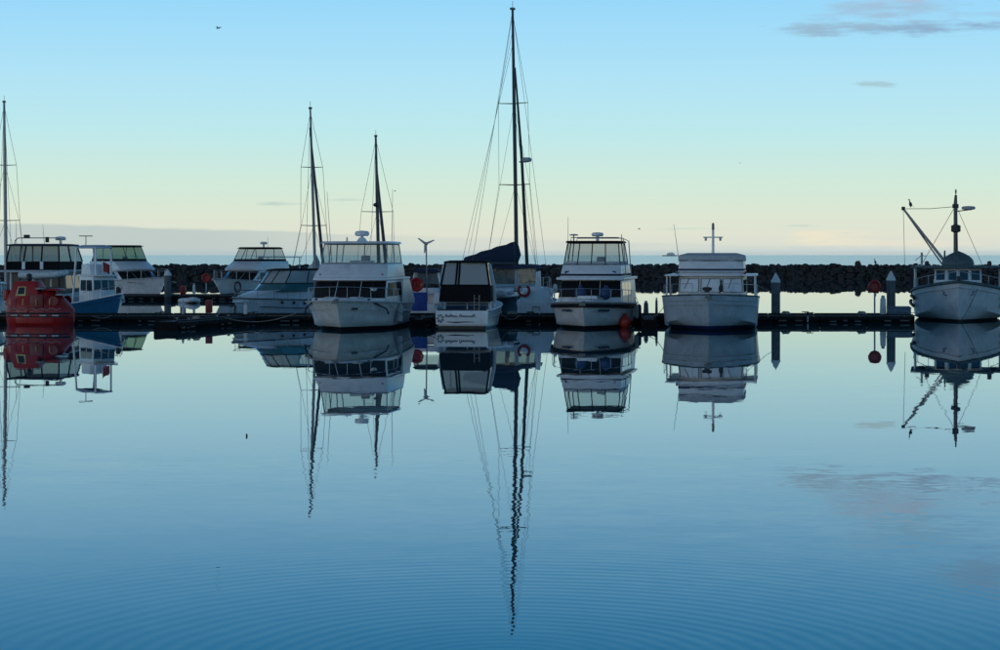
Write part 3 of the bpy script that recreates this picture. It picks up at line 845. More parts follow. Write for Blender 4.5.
rl = MB().tube([sh(u, -1, .1, .55) for u in (.45, .3, .18, .1, .05)], .014, 5).tube([sh(u, 1, .1, .55) for u in (.45, .3, .18, .1, .05)], .014, 5).build('bow_rail', STEEL, Ct)
for u in (.05, .15, .28, .45):
    for sx in (-1, 1): MB().tube([sh(u, sx, .1, -.1), sh(u, sx, .1, .55)], .014, 5).build('stanchion', STEEL, rl)

for x in (-.75, .75):
    MB().box((x, -2.6, 1.66), (.55, .5, .06)).build('deck_hatch', GREYW, Ct, bevel=.015)
for i in range(3):
    t0, t1 = (i + .06) / 3, (i + .94) / 3
    h.bar('window_frame', ALU, Ct, [(t0, .42), (t0, .9), ((t0 + t1) / 2, .9), (t1, .9), (t1, .42), ((t0 + t1) / 2, .42), (t0, .42)], r=.018, off=.02)
    h.bar('wiper', RUB, Ct, [(t0 + .14, .9), (t0 + .08, .55)], r=.012, off=.035)
for z in (2.66, 2.72): MB().tube([(-1.5, -1.5, z), (0, -1.75, z), (1.5, -1.5, z)], .012, 5).build('roof_grab_rail', STEEL, Ct)
for x in (-1.62, 1.62): MB().box((x, -1.3, 2.66), (.10, .16, .14)).build('navigation_light', RED if x > 0 else MATS['dock_box_grey'], Ct, bevel=.02)
for sx in (-1, 1):
    MB().lathe([(.03, -.1), (.04, 0), (.09, .04), (.02, .08)], sh(.12, sx, .2, .0), 8).build('bollard', ALU, Ct)
    MB().tube([sh(u, sx, .03 + .05 * (1 - u), -.42) for u in [.02 + .05 * k for k in range(19)]], .016, 5).build('hull_moulding', hmC, Ct)
    MB().box((sx * .75, -4.28, 1.22), (.16, .05, .07)).build('fairlead', ALU, Ct)
MB().tube([(-1.5, -1.02, 3.24), (0, -1.28, 3.24), (1.5, -1.02, 3.24)], .02, 5).build('cover_hem', NAVY, Ct)

# --- D: cruiser with lettered transom, stern towards the viewer
Dt = boat_root('cabin_cruiser', 'cruiser with dark canvas cockpit and dark script lettering on its white transom', 'cabin cruiser', PX(464, 99) + .3, 98.75, 175)
hmD = hull_mat('white_hull_blue_low', (.70, .72, .73), (.015, .02, .04), .10)
sh = hull(Dt, 7.6, 3.15, 1.3, .86, hmD, um=.5, ps=2.4, pw=1.7, cw=.88, tr=.80, rake=.9, fl=1.2, bul=.35, rub=None, cap=WHITE)
MB().box((0, 3.83, .52), (2.45, .05, .66), tx=1.03).build('transom', WHITE, Dt, bevel=.015)
MB().box((0, 4.15, .10), (2.3, .6, .08)).build('swim_platform', mat('dark_teak', (.05, .035, .025), .7), Dt, bevel=.015)
h = Fru((.55, -2.6, 1.2, 1.9, 2.5, .4), (1.28, -1.6, 1.2, 1.8, 2.3, .3)); h.solid('cabin', WHITE, Dt, bevel=.04)
for i in range(2): h.pane('bulkhead_window', BLUEV, Dt, 2.06 + .45 * i, 2.06 + .45 * i + .42, .35, .82, n=2)  # opaque blue panes, the window's reflection put into their colour
for sd in (0, 1):
    a, b = 1.1, 1.8
    if sd: a, b = 5 - b, 5 - a
    h.pane('side_window', GLASS, Dt, a, b, .3, .8, n=3)
w_ = Fru((1.25, -1.0, 2.4, 2.2, 2.5, .3), (2.02, -.6, 2.3, 2.15, 2.35, .3))
for t0 in (0, 1, 2, 3): w_.pane('canvas_wall', BLACKC, Dt, t0, t0 + 1, 0, 1, off=0, n=5)
e = Fru((2.02, -.6, 2.3, 2.15, 2.35, .3), (3.12, -.3, 2.0, 1.95, 2.0, .2))
for i in range(2): e.pane('clear_curtain', VINYLM, Dt, 2 + (.0, .30)[i], 2 + (.30, 1.)[i], 0, 1, off=0, n=3)
for t0 in (0, 1, 3): e.pane('clear_curtain', VINYLM, Dt, t0, t0 + 1, 0, 1, off=0)
for t in (0.001, .999, 2.001, 2.30, 2.36, 2.999): e.bar('frame_post', BLACKC, Dt, [(t, 0), (t, 1)], r=.05)
e.bar('frame_rail', BLACKC, Dt, [(2 + i / 4, .02) for i in range(4)] + [(2.999, .02)], r=.04)
Fru((3.12, -.55, 2.2, 2.1, 2.2, .2), (3.20, -.5, 2.1, 2.05, 2.05, .2), (3.24, -.2, 1.8, 1.6, 1.6, .2)).solid('soft_top', BLACKC, Dt, bevel=.03)
for sx in (-1, 1):
    MB().tube([(sx * 1.32, 1.0, 1.0), (sx * 1.30, 1.2, 2.0), (sx * 1.12, 1.5, 3.05)], [.10, .09, .07], 6).build('arch_leg', WHITE, Dt)
MB().box((0, 2.95, .80), (2.3, .5, .18)).build('cockpit_seat', mat('dark_seat', (.03, .03, .035), .8), Dt, bevel=.03)
MB().tube([(-1.2, 3.75, .86), (-1.2, 3.75, 1.12), (1.2, 3.75, 1.12), (1.2, 3.75, .86)], .02, 6).build('stern_rail', STEEL, Dt)
lad = MB()
for x in (-.82, -.58): lad.tube([(x, 3.7, .5), (x, 3.6, 1.6)], .02, 5)
for k in range(4): lad.tube([(-.82, 3.68 - .02 * k, .7 + .24 * k), (-.58, 3.68 - .02 * k, .7 + .24 * k)], .016, 5)
lad.build('ladder', ALU, Dt)
# the name on the transom: two hand-written words nobody can read at this distance, and a round leafy emblem
def scribble(x0, x1, z, h, n, tall):
    pts = []
    for i in range(n * 4 + 1):
        u = i / (n * 4); k = i // 4
        hh = h * (2.1 if k in tall else 1.0)
        pts.append((x0 + (x1 - x0) * u + .02 * math.sin(i * 1.57), 3.872, z + (hh * .5 * (1 - math.cos(i * math.pi / 2)) if i % 4 else 0)))
    return pts
tx = MB().tube(scribble(.78, .22, .545, .075, 7, (0, 3)), .017, 4).tube(scribble(.10, -.62, .545, .075, 8, (0, 7)), .017, 4)
tx.build('name_lettering', MARK, Dt)
MB().tube([(.72, 3.872, .33), (.3, 3.872, .30), (-.3, 3.872, .33), (-.6, 3.872, .31)], [.012, .03, .02, .006], 4).build('flourish', MARK, Dt)
em = MB()
for k in range(7):
    a = k * .9; em.add([(1.02 + .05 * math.cos(a), 3.872 + .001 * k, .50 + .05 * math.sin(a)), (1.02 + .16 * math.cos(a - .3), 3.872 + .001 * k, .48 + .2 * math.sin(a - .3)), (1.02 + .18 * math.cos(a + .3), 3.872 + .001 * k, .48 + .22 * math.sin(a + .3))], [(0, 1, 2)])
em.build('emblem', mat('dark_green_mark', (.015, .05, .055), .5), Dt)

# --- E: small sport cruiser behind the walkway
Et = boat_root('sport_cruiser', 'small white sport cruiser with tall clear canvas screens behind the walkway', 'sport cruiser', PX(283, 110) , 110.4, -38)
hmE = hull_mat('white_hull_blue_line', (.70, .73, .76), (.012, .014, .02), .2)
sh = hull(Et, 8.0, 2.9, 1.22, .98, hmE, um=.5, ps=2.3, pw=1.6, cw=.85, rake=1.1, fl=1.4, bul=.0, rub=None, pz=1.2)
us = [(i / 20) ** 1.3 for i in range(21)]
for sx in (-1, 1):
    MB().tube([sh(u, sx, -.012, -.04) for u in us], .022, 5).build('rubbing_strake', NAVY, Et)
    MB().tube([sh(u, sx, .10 - .07 * u, -.45 - .08 * u) for u in us[5:]], .022, 5).build('hull_line', NAVY, Et)
    for u in (.32, .42, .52): MB().lathe([(.09, -.02), (.09, .03), (.06, .04)], sh(u, sx, .03, -.20), 10, 'x').build('portlight', GLASS, Et)
Fru((.95, -3.4, 2.2, .9, 2.6, .5), (1.32, -2.8, 2.2, 1.1, 2.5, .5), (1.60, -1.3, 2.2, 1.95, 2.35, .5)).solid('cabin', WHITE, Et, bevel=.08)
e = Fru((1.48, -1.35, 2.4, 1.95, 2.35, .6), (1.95, -.85, 2.4, 1.9, 2.25, .5))
for i in range(3): e.pane('windscreen_pane', mat('blue_tinted_glass', (.05, .16, .18), .08), Et, i / 3, (i + 1) / 3, 0, 1, off=0)
for t0 in (1, 3): e.pane('windscreen_pane', MATS['blue_tinted_glass'], Et, t0, t0 + 1, 0, 1, off=0)
e.bar('windscreen_frame', RUB, Et, [(3 + i / 3, 1) for i in range(3)] + [(i / 8, 1) for i in range(8)] + [(1 + i / 3, 1) for i in range(4)], r=.03)
e2 = Fru((1.95, -.85, 2.4, 1.9, 2.25, .5), (2.66, -.35, 2.3, 1.85, 2.1, .3))
for i in range(3): e2.pane('clear_curtain', VINYLM, Et, i / 3, (i + 1) / 3, 0, 1, off=0)
for i in range(2):
    for q in (1, 3): e2.pane('clear_curtain', VINYLM, Et, q + i / 2, q + (i + 1) / 2, 0, 1, off=0)
for t in (.001, .333, .666, .999, 1.5, 1.999, 3.001, 3.5): e2.bar('frame_post', BLACKC, Et, [(t, 0), (t, 1)], r=.03)
Fru((2.64, -.45, 2.4, 1.92, 2.18, .3), (2.69, -.4, 2.35, 1.85, 2.1, .3), (2.76, .1, 2.0, 1.4, 1.6, .2)).solid('soft_top', BLACKC, Et, bevel=.03)
bow_rail(Et, sh, .55, .42, n=5, m=ALU)
MB().tube([(-1.15, 2.3, 1.2), (-1.12, 2.5, 2.2), (-1.05, 2.2, 2.6)], .06, 6).build('arch_leg', WHITE, Et)
MB().tube([(1.15, 2.3, 1.2), (1.12, 2.5, 2.2), (1.05, 2.2, 2.6)], .06, 6).build('arch_leg', WHITE, Et)

# --- F: far flybridge yacht
def far_yacht(label, X, Y, yaw, L, B, zb, zs, vinyl, topm, zt, frame, stripe_w=True, hm=None, cabin_arch=False, hside=3):
    r = boat_root('motor_yacht', label, 'motor yacht', X, Y, yaw)
    s_ = hull(r, L, B, zb, zs, hm, um=.45, ps=2.5, pw=1.8, cw=.84, rake=1.3, fl=1.5, bul=.03, rub=GREYW)
    w = B * .8
    yacht_top(r, house=[(zs, -2.6, L * .40, w, w + .3, .6), (2.25, -1.2, L * .40, w - .25, w, .45)], hw=(.25, .92), hside=hside,
              brow=[(2.25, -1.7, L * .42, w, w + .15, .5), (2.36, -1.65, L * .42, w, w + .15, .5)],
              coam=[(2.36, -1.9, 2.9, w - .1, w, .6), (3.0, -.8, 2.9, w - .3, w - .2, .4)],
              encl=[(3.0, -.75, 2.6, w - .35, w - .25, .4), (zt - .12, -.1, 2.2, w - .6, w - .6, .3)],
              top=[(zt - .12, -.4, 2.4, w - .4, w - .4, .35), (zt, -.1, 2.1, w - .7, w - .7, .3)], vinyl=vinyl, topm=topm, frame=frame, skirt=BLACKC)
    bow_rail(r, s_, .5, .65, r=.02)
    anchor(r, (0, -L / 2 + .1, zb))
    return r, s_


hmF = hull_mat('white_hull_far', (.72, .73, .74), (.02, .022, .03), .15)
Ft, shF = far_yacht('white flybridge yacht with slanted black windows beyond the sport cruiser', PX(254, 164), 163.5, -28, 10.8, 4.0, 1.65, 1.2, VINYL, BLACKC, 4.15, BLACKC, hm=hmF)
radar(Ft, (.2, 1.2, 4.38), .3, .2)
whip(Ft, (.6, 1.2, 4.15), .9)
for sx in (-1, 1): MB().tube([(sx * 1.6, 4.4, 2.3), (sx * 1.6, 4.4, 3.3)], .05, 6).build('awning_post', WHITE, Ft)
MB().box((0, 3.9, 3.34), (3.3, 1.6, .08)).build('aft_awning', WHITE, Ft, bevel=.02)
o = MB().lathe([(.34, -.02), (.40, 0), (.34, .03), (.2, .03)], (1.0, -4.6, 1.0), 16, 'x')
MB().tube([(1.30 + .0 * math.cos(a), -4.0 + .4 * math.cos(a), .95 + .4 * math.sin(a)) for a in [i * math.pi / 8 for i in range(16)]], .07, 6, closed=True).build('tyre_fender', RUB, Ft)

# --- G: far cruiser with green tinted flybridge curtains
Gt, shG = far_yacht('white cruiser with green tinted flybridge curtains behind the blue trawler', PX(122, 161), 162.5, 42, 12.0, 4.3, 1.75, 1.3, VINYLG, BLACKC, 4.3, GREENC, hm=hmF, hside=1)
for sx in (-1, 1): MB().slab([(-4.6, 1.30), (-3.7, 1.36), (-3.3, 1.34), (-3.9, 1.26)], sx * (1.93 if sx > 0 else 1.93), sx * 1.96, 'yz').build('hull_vent', GLASS, Gt)

# --- H: flybridge yacht stern-on with covered cockpit, tender above
Ht = boat_root('motor_yacht', 'flybridge yacht with dark canvas, radar arch and shaded cockpit behind the red lifeboat', 'motor yacht', PX(43, 124), 126, 174)
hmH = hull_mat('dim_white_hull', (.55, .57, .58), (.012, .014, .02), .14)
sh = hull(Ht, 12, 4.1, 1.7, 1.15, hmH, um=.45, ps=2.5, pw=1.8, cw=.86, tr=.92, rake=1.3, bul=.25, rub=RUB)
h = Fru((1.0, -3.0, 2.8, 3.3, 3.7, .5), (2.45, -1.8, 2.8, 3.2, 3.6, .4)); h.solid('cabin', mat('shade_darkened_cabin', (.10, .09, .08), .6), Ht, bevel=.04)  # dark base colour carries the shade of the recessed cockpit
for i in range(3): h.pane('bulkhead_window', GLASS, Ht, 2.06 + .3 * i, 2.06 + .3 * i + .26, .15, .85, n=2)
for sd in (0, 1):
    for i in range(3):
        a, b = 1.06 + .3 * i, 1.33 + .3 * i
        if sd: a, b = 5 - b, 5 - a
        h.pane('side_window', GLASS, Ht, a, b, .3, .85, n=2)
Fru((2.45, -2.1, 5.4, 3.5, 3.9, .4), (2.58, -2.1, 5.4, 3.5, 3.9, .4)).solid('flybridge_deck', GREYW, Ht, bevel=.03)
for x in (-1.8, -.7, .7, 1.8): MB().tube([(x, 5.2, 1.1), (x, 5.2, 2.46)], .05, 6).build('cockpit_post', WHITE, Ht)
e = Fru((2.58, -1.6, 3.3, 3.3, 3.4, .4), (3.1, -1.4, 3.3, 3.25, 3.35, .4), (4.08, -.9, 3.0, 2.9, 3.1, .3))
for t0 in (0, 1, 2, 3): e.pane('canvas_wall', BLACKC, Ht, t0, t0 + 1, 0, 1, off=0, n=5)
for i in range(3): e.pane('clear_curtain', VINYLD, Ht, 2 + i / 3, 2 + (i + 1) / 3, 1, 2, off=0, n=2)
for t0 in (0, 1, 3): e.pane('clear_curtain', VINYLD, Ht, t0, t0 + 1, 1, 2, off=0, n=4)
for t in (.001, .999, 2.001, 2.333, 2.666, 2.999, 1.5, 3.5): e.bar('frame_post', BLACKC, Ht, [(t, 1), (t, 2)], r=.05)
for i in range(2): e.pane('white_panel', WHITE, Ht, 2.3 + .34 * i, 2.36 + .34 * i, .1, 1, off=.03, n=2)
Fru((4.06, -1.2, 3.4, 3.1, 3.3, .3), (4.16, -1.1, 3.3, 3.0, 3.2, .3), (4.2, -.5, 2.6, 2.4, 2.6, .2)).solid('bimini', NAVY, Ht, bevel=.03)
MB().tube([(-1.5, 2.2, 4.1), (-1.4, 2.2, 4.5), (-1.1, 2.2, 4.56), (1.3, 2.2, 4.56), (1.5, 2.2, 4.4), (1.55, 2.2, 4.1)], .035, 6).build('radar_arch', STEEL, Ht)
radar(Ht, (-1.0, 1.0, 4.42), .34, .22)
MB().box((.75, 2.2, 4.66), (.34, .24, .2)).build('loudhailer', RUB, Ht, bevel=.03)
MB().box((-.55, 2.2, 4.45), (.2, .2, .34)).build('searchlight', RUB, Ht, bevel=.03)
whip(Ht, (-.3, 2.0, 4.2), 1.2, (.1, 0)); whip(Ht, (1.5, 2.0, 4.2), 1.5)
MB().box((0, 5.96, .8), (4.0, .06, .5)).build('transom_door', WHITE, Ht, bevel=.01)

def tender(label, X, Y, z, yaw, L, m=INFL):
    t = thing('inflatable_tender', label, 'dinghy', (X, Y, z), R(yaw))
    pts = [(-.5, L / 2, .25), (-.55, 0, .25), (-.45, -L * .3, .28), (-.22, -L * .45, .36), (0, -L * .5, .40), (.22, -L * .45, .36), (.45, -L * .3, .28), (.55, 0, .25), (.5, L / 2, .25)]
    MB().tube(pts, .19, 10).build('tube', m, t, sharp=60)
    MB().loft([[(-.45, L * .48, .2), (0, L * .48, 0), (.45, L * .48, .2)], [(-.45, -L * .25, .22), (0, -L * .25, .03), (.45, -L * .25, .22)], [(-.1, -L * .46, .34), (0, -L * .46, .25), (.1, -L * .46, .34)]], closed=False).build('bottom', WHITE, t)
    MB().box((0, L * .46, .28), (.9, .05, .36)).build('transom', WHITE, t)
    MB().box((0, .1, .42), (.95, .22, .04)).build('thwart', WOODT, t)
    return t


tender('grey white tender slung across the stern of the dark canvassed yacht', PX(45, 119.6), 119.3, 2.05, 84, 2.7, m=mat('white_hypalon', (.6, .62, .63), .5))
tender('small pale dinghy floating between the two walkways', PX(190, 146), 146, -.12, 20, 2.2, m=MATS['white_hypalon'])

# --- I: blue trawler
It = boat_root('trawler', 'small blue hulled trawler with white wheelhouse and pale canopy on posts', 'trawler', PX(94, 109), 109.3, 36)
hmI = hull_mat('bright_blue_hull', (.010, .105, .23), (.012, .012, .016), .1)
sh = hull(It, 6.6, 2.3, 1.42, .75, hmI, um=.5, ps=2.2, pw=1.7, cw=.84, rake=.75, fl=1.3, bul=.2, rub=None, cap=WHITE, pz=2.2)
us = [(i / 20) ** 1.3 for i in range(21)]
h = Fru((.6, -1.3, .6, 1.3, 1.4, .12), (2.35, -1.1, .6, 1.25, 1.3, .1)); h.solid('wheelhouse', WHITE, It, bevel=.04)
for i in range(3): h.pane('windscreen_pane', GLASS, It, (i + .07) / 3, (i + .93) / 3, .58, .88, n=2)
for sd in (0, 1):
    for i in range(2):
        a, b = 1.1 + .42 * i, 1.46 + .42 * i
        if sd: a, b = 5 - b, 5 - a
        h.pane('side_window', GLASS, It, a, b, .55, .88, n=2)
Fru((2.35, -1.4, .7, 1.4, 1.45, .15), (2.43, -1.4, .7, 1.4, 1.45, .15)).solid('wheelhouse_roof', WHITE, It, bevel=.02)
Fru((2.43, -.5, .6, 1.0, 1.1, .1), (3.0, -.3, .6, .95, 1.05, .1)).solid('upper_screen', WHITE, It, bevel=.04)
MB().lathe([(.08, 0), (.1, .1), (.1, .5), (.04, .55)], (-.9, 1.8, .7), 8).build('stern_drum', BLUEV, It)
MB().box((0, 2.0, .95), (1.5, 1.0, .5), tx=.9).build('work_bench', GREYW, It, bevel=.04)
Fru((3.86, -1.2, 1.4, 1.0, 1.1, .1), (3.95, -1.15, 1.4, .95, 1.05, .1), (4.05, -.7, 1.0, .5, .6, .1)).solid('canopy', mat('pale_blue_canvas', (.35, .45, .55), .8), It, bevel=.02)
for x, y in ((-.45, -1.05), (.45, -1.05), (-.5, 1.3), (.5, 1.3)): MB().tube([(x * (1.5 if y > 1 else 1), y, 2.4 if y < 1 else .7), (x, y, 3.9)], .06, 6).build('canopy_post', WHITE, It)
MB().tube([(.0, 1.2, 4.0), (.0, 1.2, 4.55)], .025, 5).tube([(-.4, 1.2, 4.55), (.4, 1.2, 4.55)], .025, 5).build('tv_antenna', ALU, It)
MB().box((.25, -2.0, 1.12), (.9, .6, .35), tx=.85).build('fore_hatch', WHITE, It, bevel=.03)
MB().lathe([(.12, -.2), (.15, -.1), (.15, .2), (.07, .3)], (.0, -2.9, 1.5), 8).build('windlass', RUB, It)
bow_rail(It, sh, .4, .5, n=3)
MB().tube([(0, -.95, 2.4), (.02, -.95, 3.2)], .02, 5).build('flag_staff', STEEL, It)
fl_ = MB()
fl_.loft([[(.02 + .1 * i, -.98 + .04 * math.sin(i * 1.7), 3.15 - .05 * i), (.02 + .1 * i, -.98 + .05 * math.sin(i * 1.7 + 1), 2.62 - .04 * i)] for i in range(5)], closed=False)
fl_.build('flag', RED, It)

# --- J: small boat with wind generator, blue tarp and red lifebuoy
Jt = boat_root('sailing_cruiser', 'small cruiser with wind generator, blue tarpaulin and round red lifebuoy at its stern', 'cruiser', PX(430, 111), 111.2, 178)
hmJ = hull_mat('white_hull_j', (.66, .68, .70), (.012, .014, .02), .12)
sh = hull(Jt, 8.5, 2.7, 1.25, .9, hmJ, um=.5, ps=2.2, pw=1.7, cw=.8, tr=.72, rake=1.1, bul=.1, rub=RUB)
Fru((.8, -2.2, 2.2, 1.5, 1.9, .4), (1.4, -1.8, 2.2, 1.3, 1.75, .3)).solid('cabin', WHITE, Jt, bevel=.05)
e = Fru((1.4, .6, 3.0, 1.5, 1.7, .2), (2.6, 1.0, 2.9, 1.2, 1.25, .2)); 
for t0 in (1, 2, 3): e.pane('spray_curtain', VINYLD, Jt, t0, t0 + 1, .45, 1, off=0, n=3)
for t in (.001, .999, 2.001, 2.999): e.bar('frame_post', WHITE, Jt, [(t, 0), (t, 1)], r=.05)
for t0 in (1, 3): e.pane('side_cloth', WHITE, Jt, t0, t0 + 1, 0, .45, off=0, n=3)
Fru((2.55, .5, 3.3, 1.45, 1.5, .2), (2.72, .8, 3.0, 1.2, 1.2, .2), (2.78, 1.2, 2.6, .8, .8, .1)).solid('bimini', NAVY, Jt, bevel=.04)
MB().box((.35, 4.15, 1.0), (1.0, .25, 1.0), tx=.9).build('blue_tarp', BLUEC, Jt, bevel=.06)
MB().box((-.75, 4.1, .95), (.55, .3, 1.05), tx=.85).build('stern_locker', WHITE, Jt, bevel=.05)
MB().box((-.3, 3.2, 1.55), (1.9, .35, .35)).build('seat_box', WHITE, Jt, bevel=.05)
p0 = (-.12, 4.1, 1.0)
MB().tube([p0, (-.08, 4.1, 4.05)], .035, 6).build('generator_pole', ALU, Jt)
wg = MB().lathe([(.04, -.35), (.09, -.1), (.1, .25), (.03, .4)], (-.08, 4.15, 4.1), 10, 'y').build('wind_generator', GREYW, Jt)
for k in range(3):
    a = R(38 + 120 * k)
    d = Vector((math.cos(a), 0, math.sin(a))); n_ = Vector((-math.sin(a), .3, math.cos(a)))
    c0 = Vector((-.08, 4.56, 4.1))
    MB().loft([[c0 + d * .06 + n_ * .07, c0 + d * .06 - n_ * .07, c0 + d * .06 - n_ * .07 + Vector((0, .02, 0)), c0 + d * .06 + n_ * .07 + Vector((0, .02, 0))],
               [c0 + d * .5 + n_ * .02, c0 + d * .5 - n_ * .04, c0 + d * .5 - n_ * .04 + Vector((0, .015, 0)), c0 + d * .5 + n_ * .02 + Vector((0, .015, 0))]]).build('blade', GREYW, wg)
lb = MB().tube([(.42 + .30 * math.cos(a), 4.45, 1.92 + .30 * math.sin(a)) for a in [2 * math.pi * i / 20 for i in range(20)]], .09, 8, closed=True).build('lifebuoy', RED, Jt)
MB().lathe([(.28, 0), (.28, .03), (.02, .05)], (.42, 4.40, 1.92), 16, 'y').build('lifebuoy_cover', mat('deep_red_cover', (.25, .012, .01), .6), lb)
MB().tube([(.50, 4.47, 2.0), (.40, 4.47, 2.0), (.48, 4.47, 1.84), (.36, 4.47, 1.84)], .02, 5).build('cover_mark', ORANGE, lb)

def fenders(root, shf, L, us_, sides=(-1, 1), ms=(None,)):
    for i, u in enumerate(us_):
        for sx in sides:
            p = shf(u, sx, -.13, -.42)
            f_ = MB().lathe([(.02, -.36), (.10, -.30), (.12, -.2), (.12, .2), (.10, .30), (.04, .36)], p, 9).build('hanging_fender', (INFL, NAVY, WHITE)[i % 3], root)
            MB().tube([(p.x, p.y, p.z + .34), shf(u, sx, .02, .3)], .012, 4).build('fender_line', ROPE, f_)


for rt, f_ in SHEERS: fenders(rt, f_, 10, (.5, .72), sides=(1,))
# ------------------------------------------------------------------ sailing boats


def rig(r, my, zt, z0, spread, fore, aft, mr=.10, furl=.10, furl_top=.92, spz=(.42, .75), lean=0., mm=ALU, cap=.0, chain=1.6, fm=DKSPAR, wr=.018):
    """mast at local y=my, with spreaders, shrouds and stays"""
    mz = lambda z: (lean * (1 - (z - z0) / (zt - z0)), my, z)
    mo = MB().tube([mz(z0), mz(z0 + (zt - z0) * .6), mz(zt)], [mr, mr * .95, mr * .6], 8).build('mast', mm, r)
    MB().tube([mz(zt), (mz(zt)[0], my, zt + .5)], .015, 4).build('masthead_antenna', WIRE, mo)
    MB().box((mz(zt)[0], my, zt + .06), (.22, .3, .12)).build('masthead_fitting', DKSPAR, mo)
    for q, sp in zip(spz, spread):
        z = z0 + (zt - z0) * q; x = mz(z)[0]
        for sx in (-1, 1): MB().tube([(x, my, z), (x + sx * sp, my + .15, z + .03)], [.035, .022], 5).build('spreader', mm, mo)
    for sx in (-1, 1):
        pts = [mz(zt - .2)] + [(mz(z0 + (zt - z0) * q)[0] + sx * sp, my + .15, z0 + (zt - z0) * q) for q, sp in reversed(list(zip(spz, spread)))] + [(sx * chain, my + .2, z0)]
        MB().tube(pts, wr, 4).build('shroud', WIRE, r)
        q = spz[0]
        MB().tube([mz(z0 + (zt - z0) * q), (sx * chain * .95, my - .35, z0)], wr * .8, 4).build('lower_shroud', WIRE, r)
        if len(spz) > 1: MB().tube([mz(z0 + (zt - z0) * spz[1]), (mz(z0 + (zt - z0) * q)[0] + sx * spread[0] * .95, my + .1, z0 + (zt - z0) * q), (sx * chain * .97, my + .4, z0)], wr * .8, 4).build('intermediate_shroud', WIRE, r)
    tp = z0 + (zt - z0) * furl_top
    wires(r, 'forestay', mz(zt), (0, fore, z0), wr)
    wires(r, 'backstay', mz(zt), (0, aft, z0), wr)
    return mo


def sail_hull(r, L, B, zb, zs, hm, cab=(-1.8, 1.6), cz=.45, dm=None):
    s_ = hull(r, L, B, zb, zs, hm, um=.55, ps=2.0, pw=1.7, cw=.78, tr=.68, rake=1.5, fl=1.2, bul=.06, rub=None, cap=WOODT, dm=dm, draft=.9)
    c = Fru((zs - .05, cab[0], cab[1], B * .38, B * .56, .5), (zs + cz, cab[0] + .5, cab[1], B * .34, B * .50, .4)); c.solid('coachroof', WHITE, r, bevel=.06)
    for sd in (0, 1):
        for i in range(3):
            a, b = 1.12 + .27 * i, 1.32 + .27 * i
            if sd: a, b = 5 - b, 5 - a
            c.pane('portlight', GLASS, r, a, b, .4, .8, n=2)
    bow_rail(r, s_, .22, .6, n=2)
    for u in (.35, .5, .65, .8):
        for sx in (-1, 1): MB().tube([s_(u, sx, .06, 0), s_(u, sx, .06, .6)], .014, 5).build('stanchion', STEEL, r)
    for sx in (-1, 1): MB().tube([s_(u, sx, .06, .6) for u in (.2, .35, .5, .65, .8, .98)], .01, 4).build('lifeline', WIRE, r)
    return s_


hmS = hull_mat('white_sail_hull', (.70, .71, .72), (.02, .03, .08), .14)
# K: tall dark-masted motor sailer, stern to the left, bow away to the right
Kt = boat_root('sailing_yacht', 'tall masted yacht with navy hull, navy sail cover and pilothouse, tallest mast in the harbour', 'sailing yacht', PX(510, 113.4), 113.6, 158)
hmK = hull_mat('navy_sail_hull', (.012, .016, .035), (.02, .02, .02), .12)
sh = sail_hull(Kt, 13.0, 3.7, 1.6, 1.15, hmK, cab=(-3.2, 2.5), cz=.5)
zK = 1.5
rig(Kt, -.4, PZ(8, 113.2), zK, (.95, .9), -6.3, 6.2, mr=.12, spz=(.375, .665), lean=-.28, mm=DKSPAR, chain=1.75, wr=.011)
MB().tube([(-.07, -.6, 14.2), (-.37, -.9, 8.95), (-.50, -1.4, 2.9), (-.53, -1.6, 1.8)], [.05, .09, .11, .08], 8).build('furled_staysail', DKSPAR, Kt)
rd = MB().lathe([(.05, -.05), (.28, 0), (.3, .12), (.24, .22), (.02, .24)], (-.62, -1.0, 8.85), 14).build('radar_dome', GREYW, Kt)
MB().box((-.40, -.95, 8.83), (.4, .12, .08)).build('radar_bracket', ALU, rd)
wires(Kt, 'running_stay', (.0, -.4, 15.5), (-1.8, 3.8, 1.3), .011); wires(Kt, 'running_stay', (.0, -.4, 15.5), (1.8, 3.8, 1.3), .011)
wires(Kt, 'inner_stay', (0, -.4, 12.5), (0, -4.6, 1.6), .011); wires(Kt, 'topping_lift', (0, -.4, 16.3), (.7, 4.4, 3.6), .010)
bo = MB().tube([(-.2, -.1, 3.05), (.75, 4.7, 3.05)], .09, 8).build('boom', ALU, Kt)
rings = []
for i in range(11):
    u = i / 10; y = -.35 + 5.1 * u; hgt = .92 * (1 - u) ** .9 + .26 + .03 * math.sin(i * 2.1); w = .20 * (1 - u) + .12
    x = -.22 + .97 * u
    rings.append([(x - w * .5, y, 3.10), (x - w, y, 3.10 + hgt * .35), (x - w * .55, y, 3.10 + hgt * .8), (x, y, 3.10 + hgt), (x + w * .55, y, 3.10 + hgt * .8), (x + w, y, 3.10 + hgt * .35), (x + w * .5, y, 3.10)])
MB().loft(rings).build('sail_cover', NAVY, bo, sharp=60)
h = Fru((1.5, -2.0, 1.6, 1.9, 2.2, .3), (2.75, -1.7, 1.6, 1.85, 2.1, .25))
for t0, t1 in ((0, .08), (.92, 1), (1, 1.06), (1.94, 2), (2, 2.07), (2.93, 3), (3, 3.06), (3.94, 4)): h.pane('pilothouse_pillar', GREYW, Kt, t0, t1, 0, 1, off=0, n=2)
for t0 in (0, 1, 2, 3): h.pane('pilothouse_sill', GREYW, Kt, t0, t0 + 1, 0, .30, off=.005, n=4); h.pane('pilothouse_window', VINYLD, Kt, t0 + .06, t0 + .94, .30, 1, off=-.01, n=4)
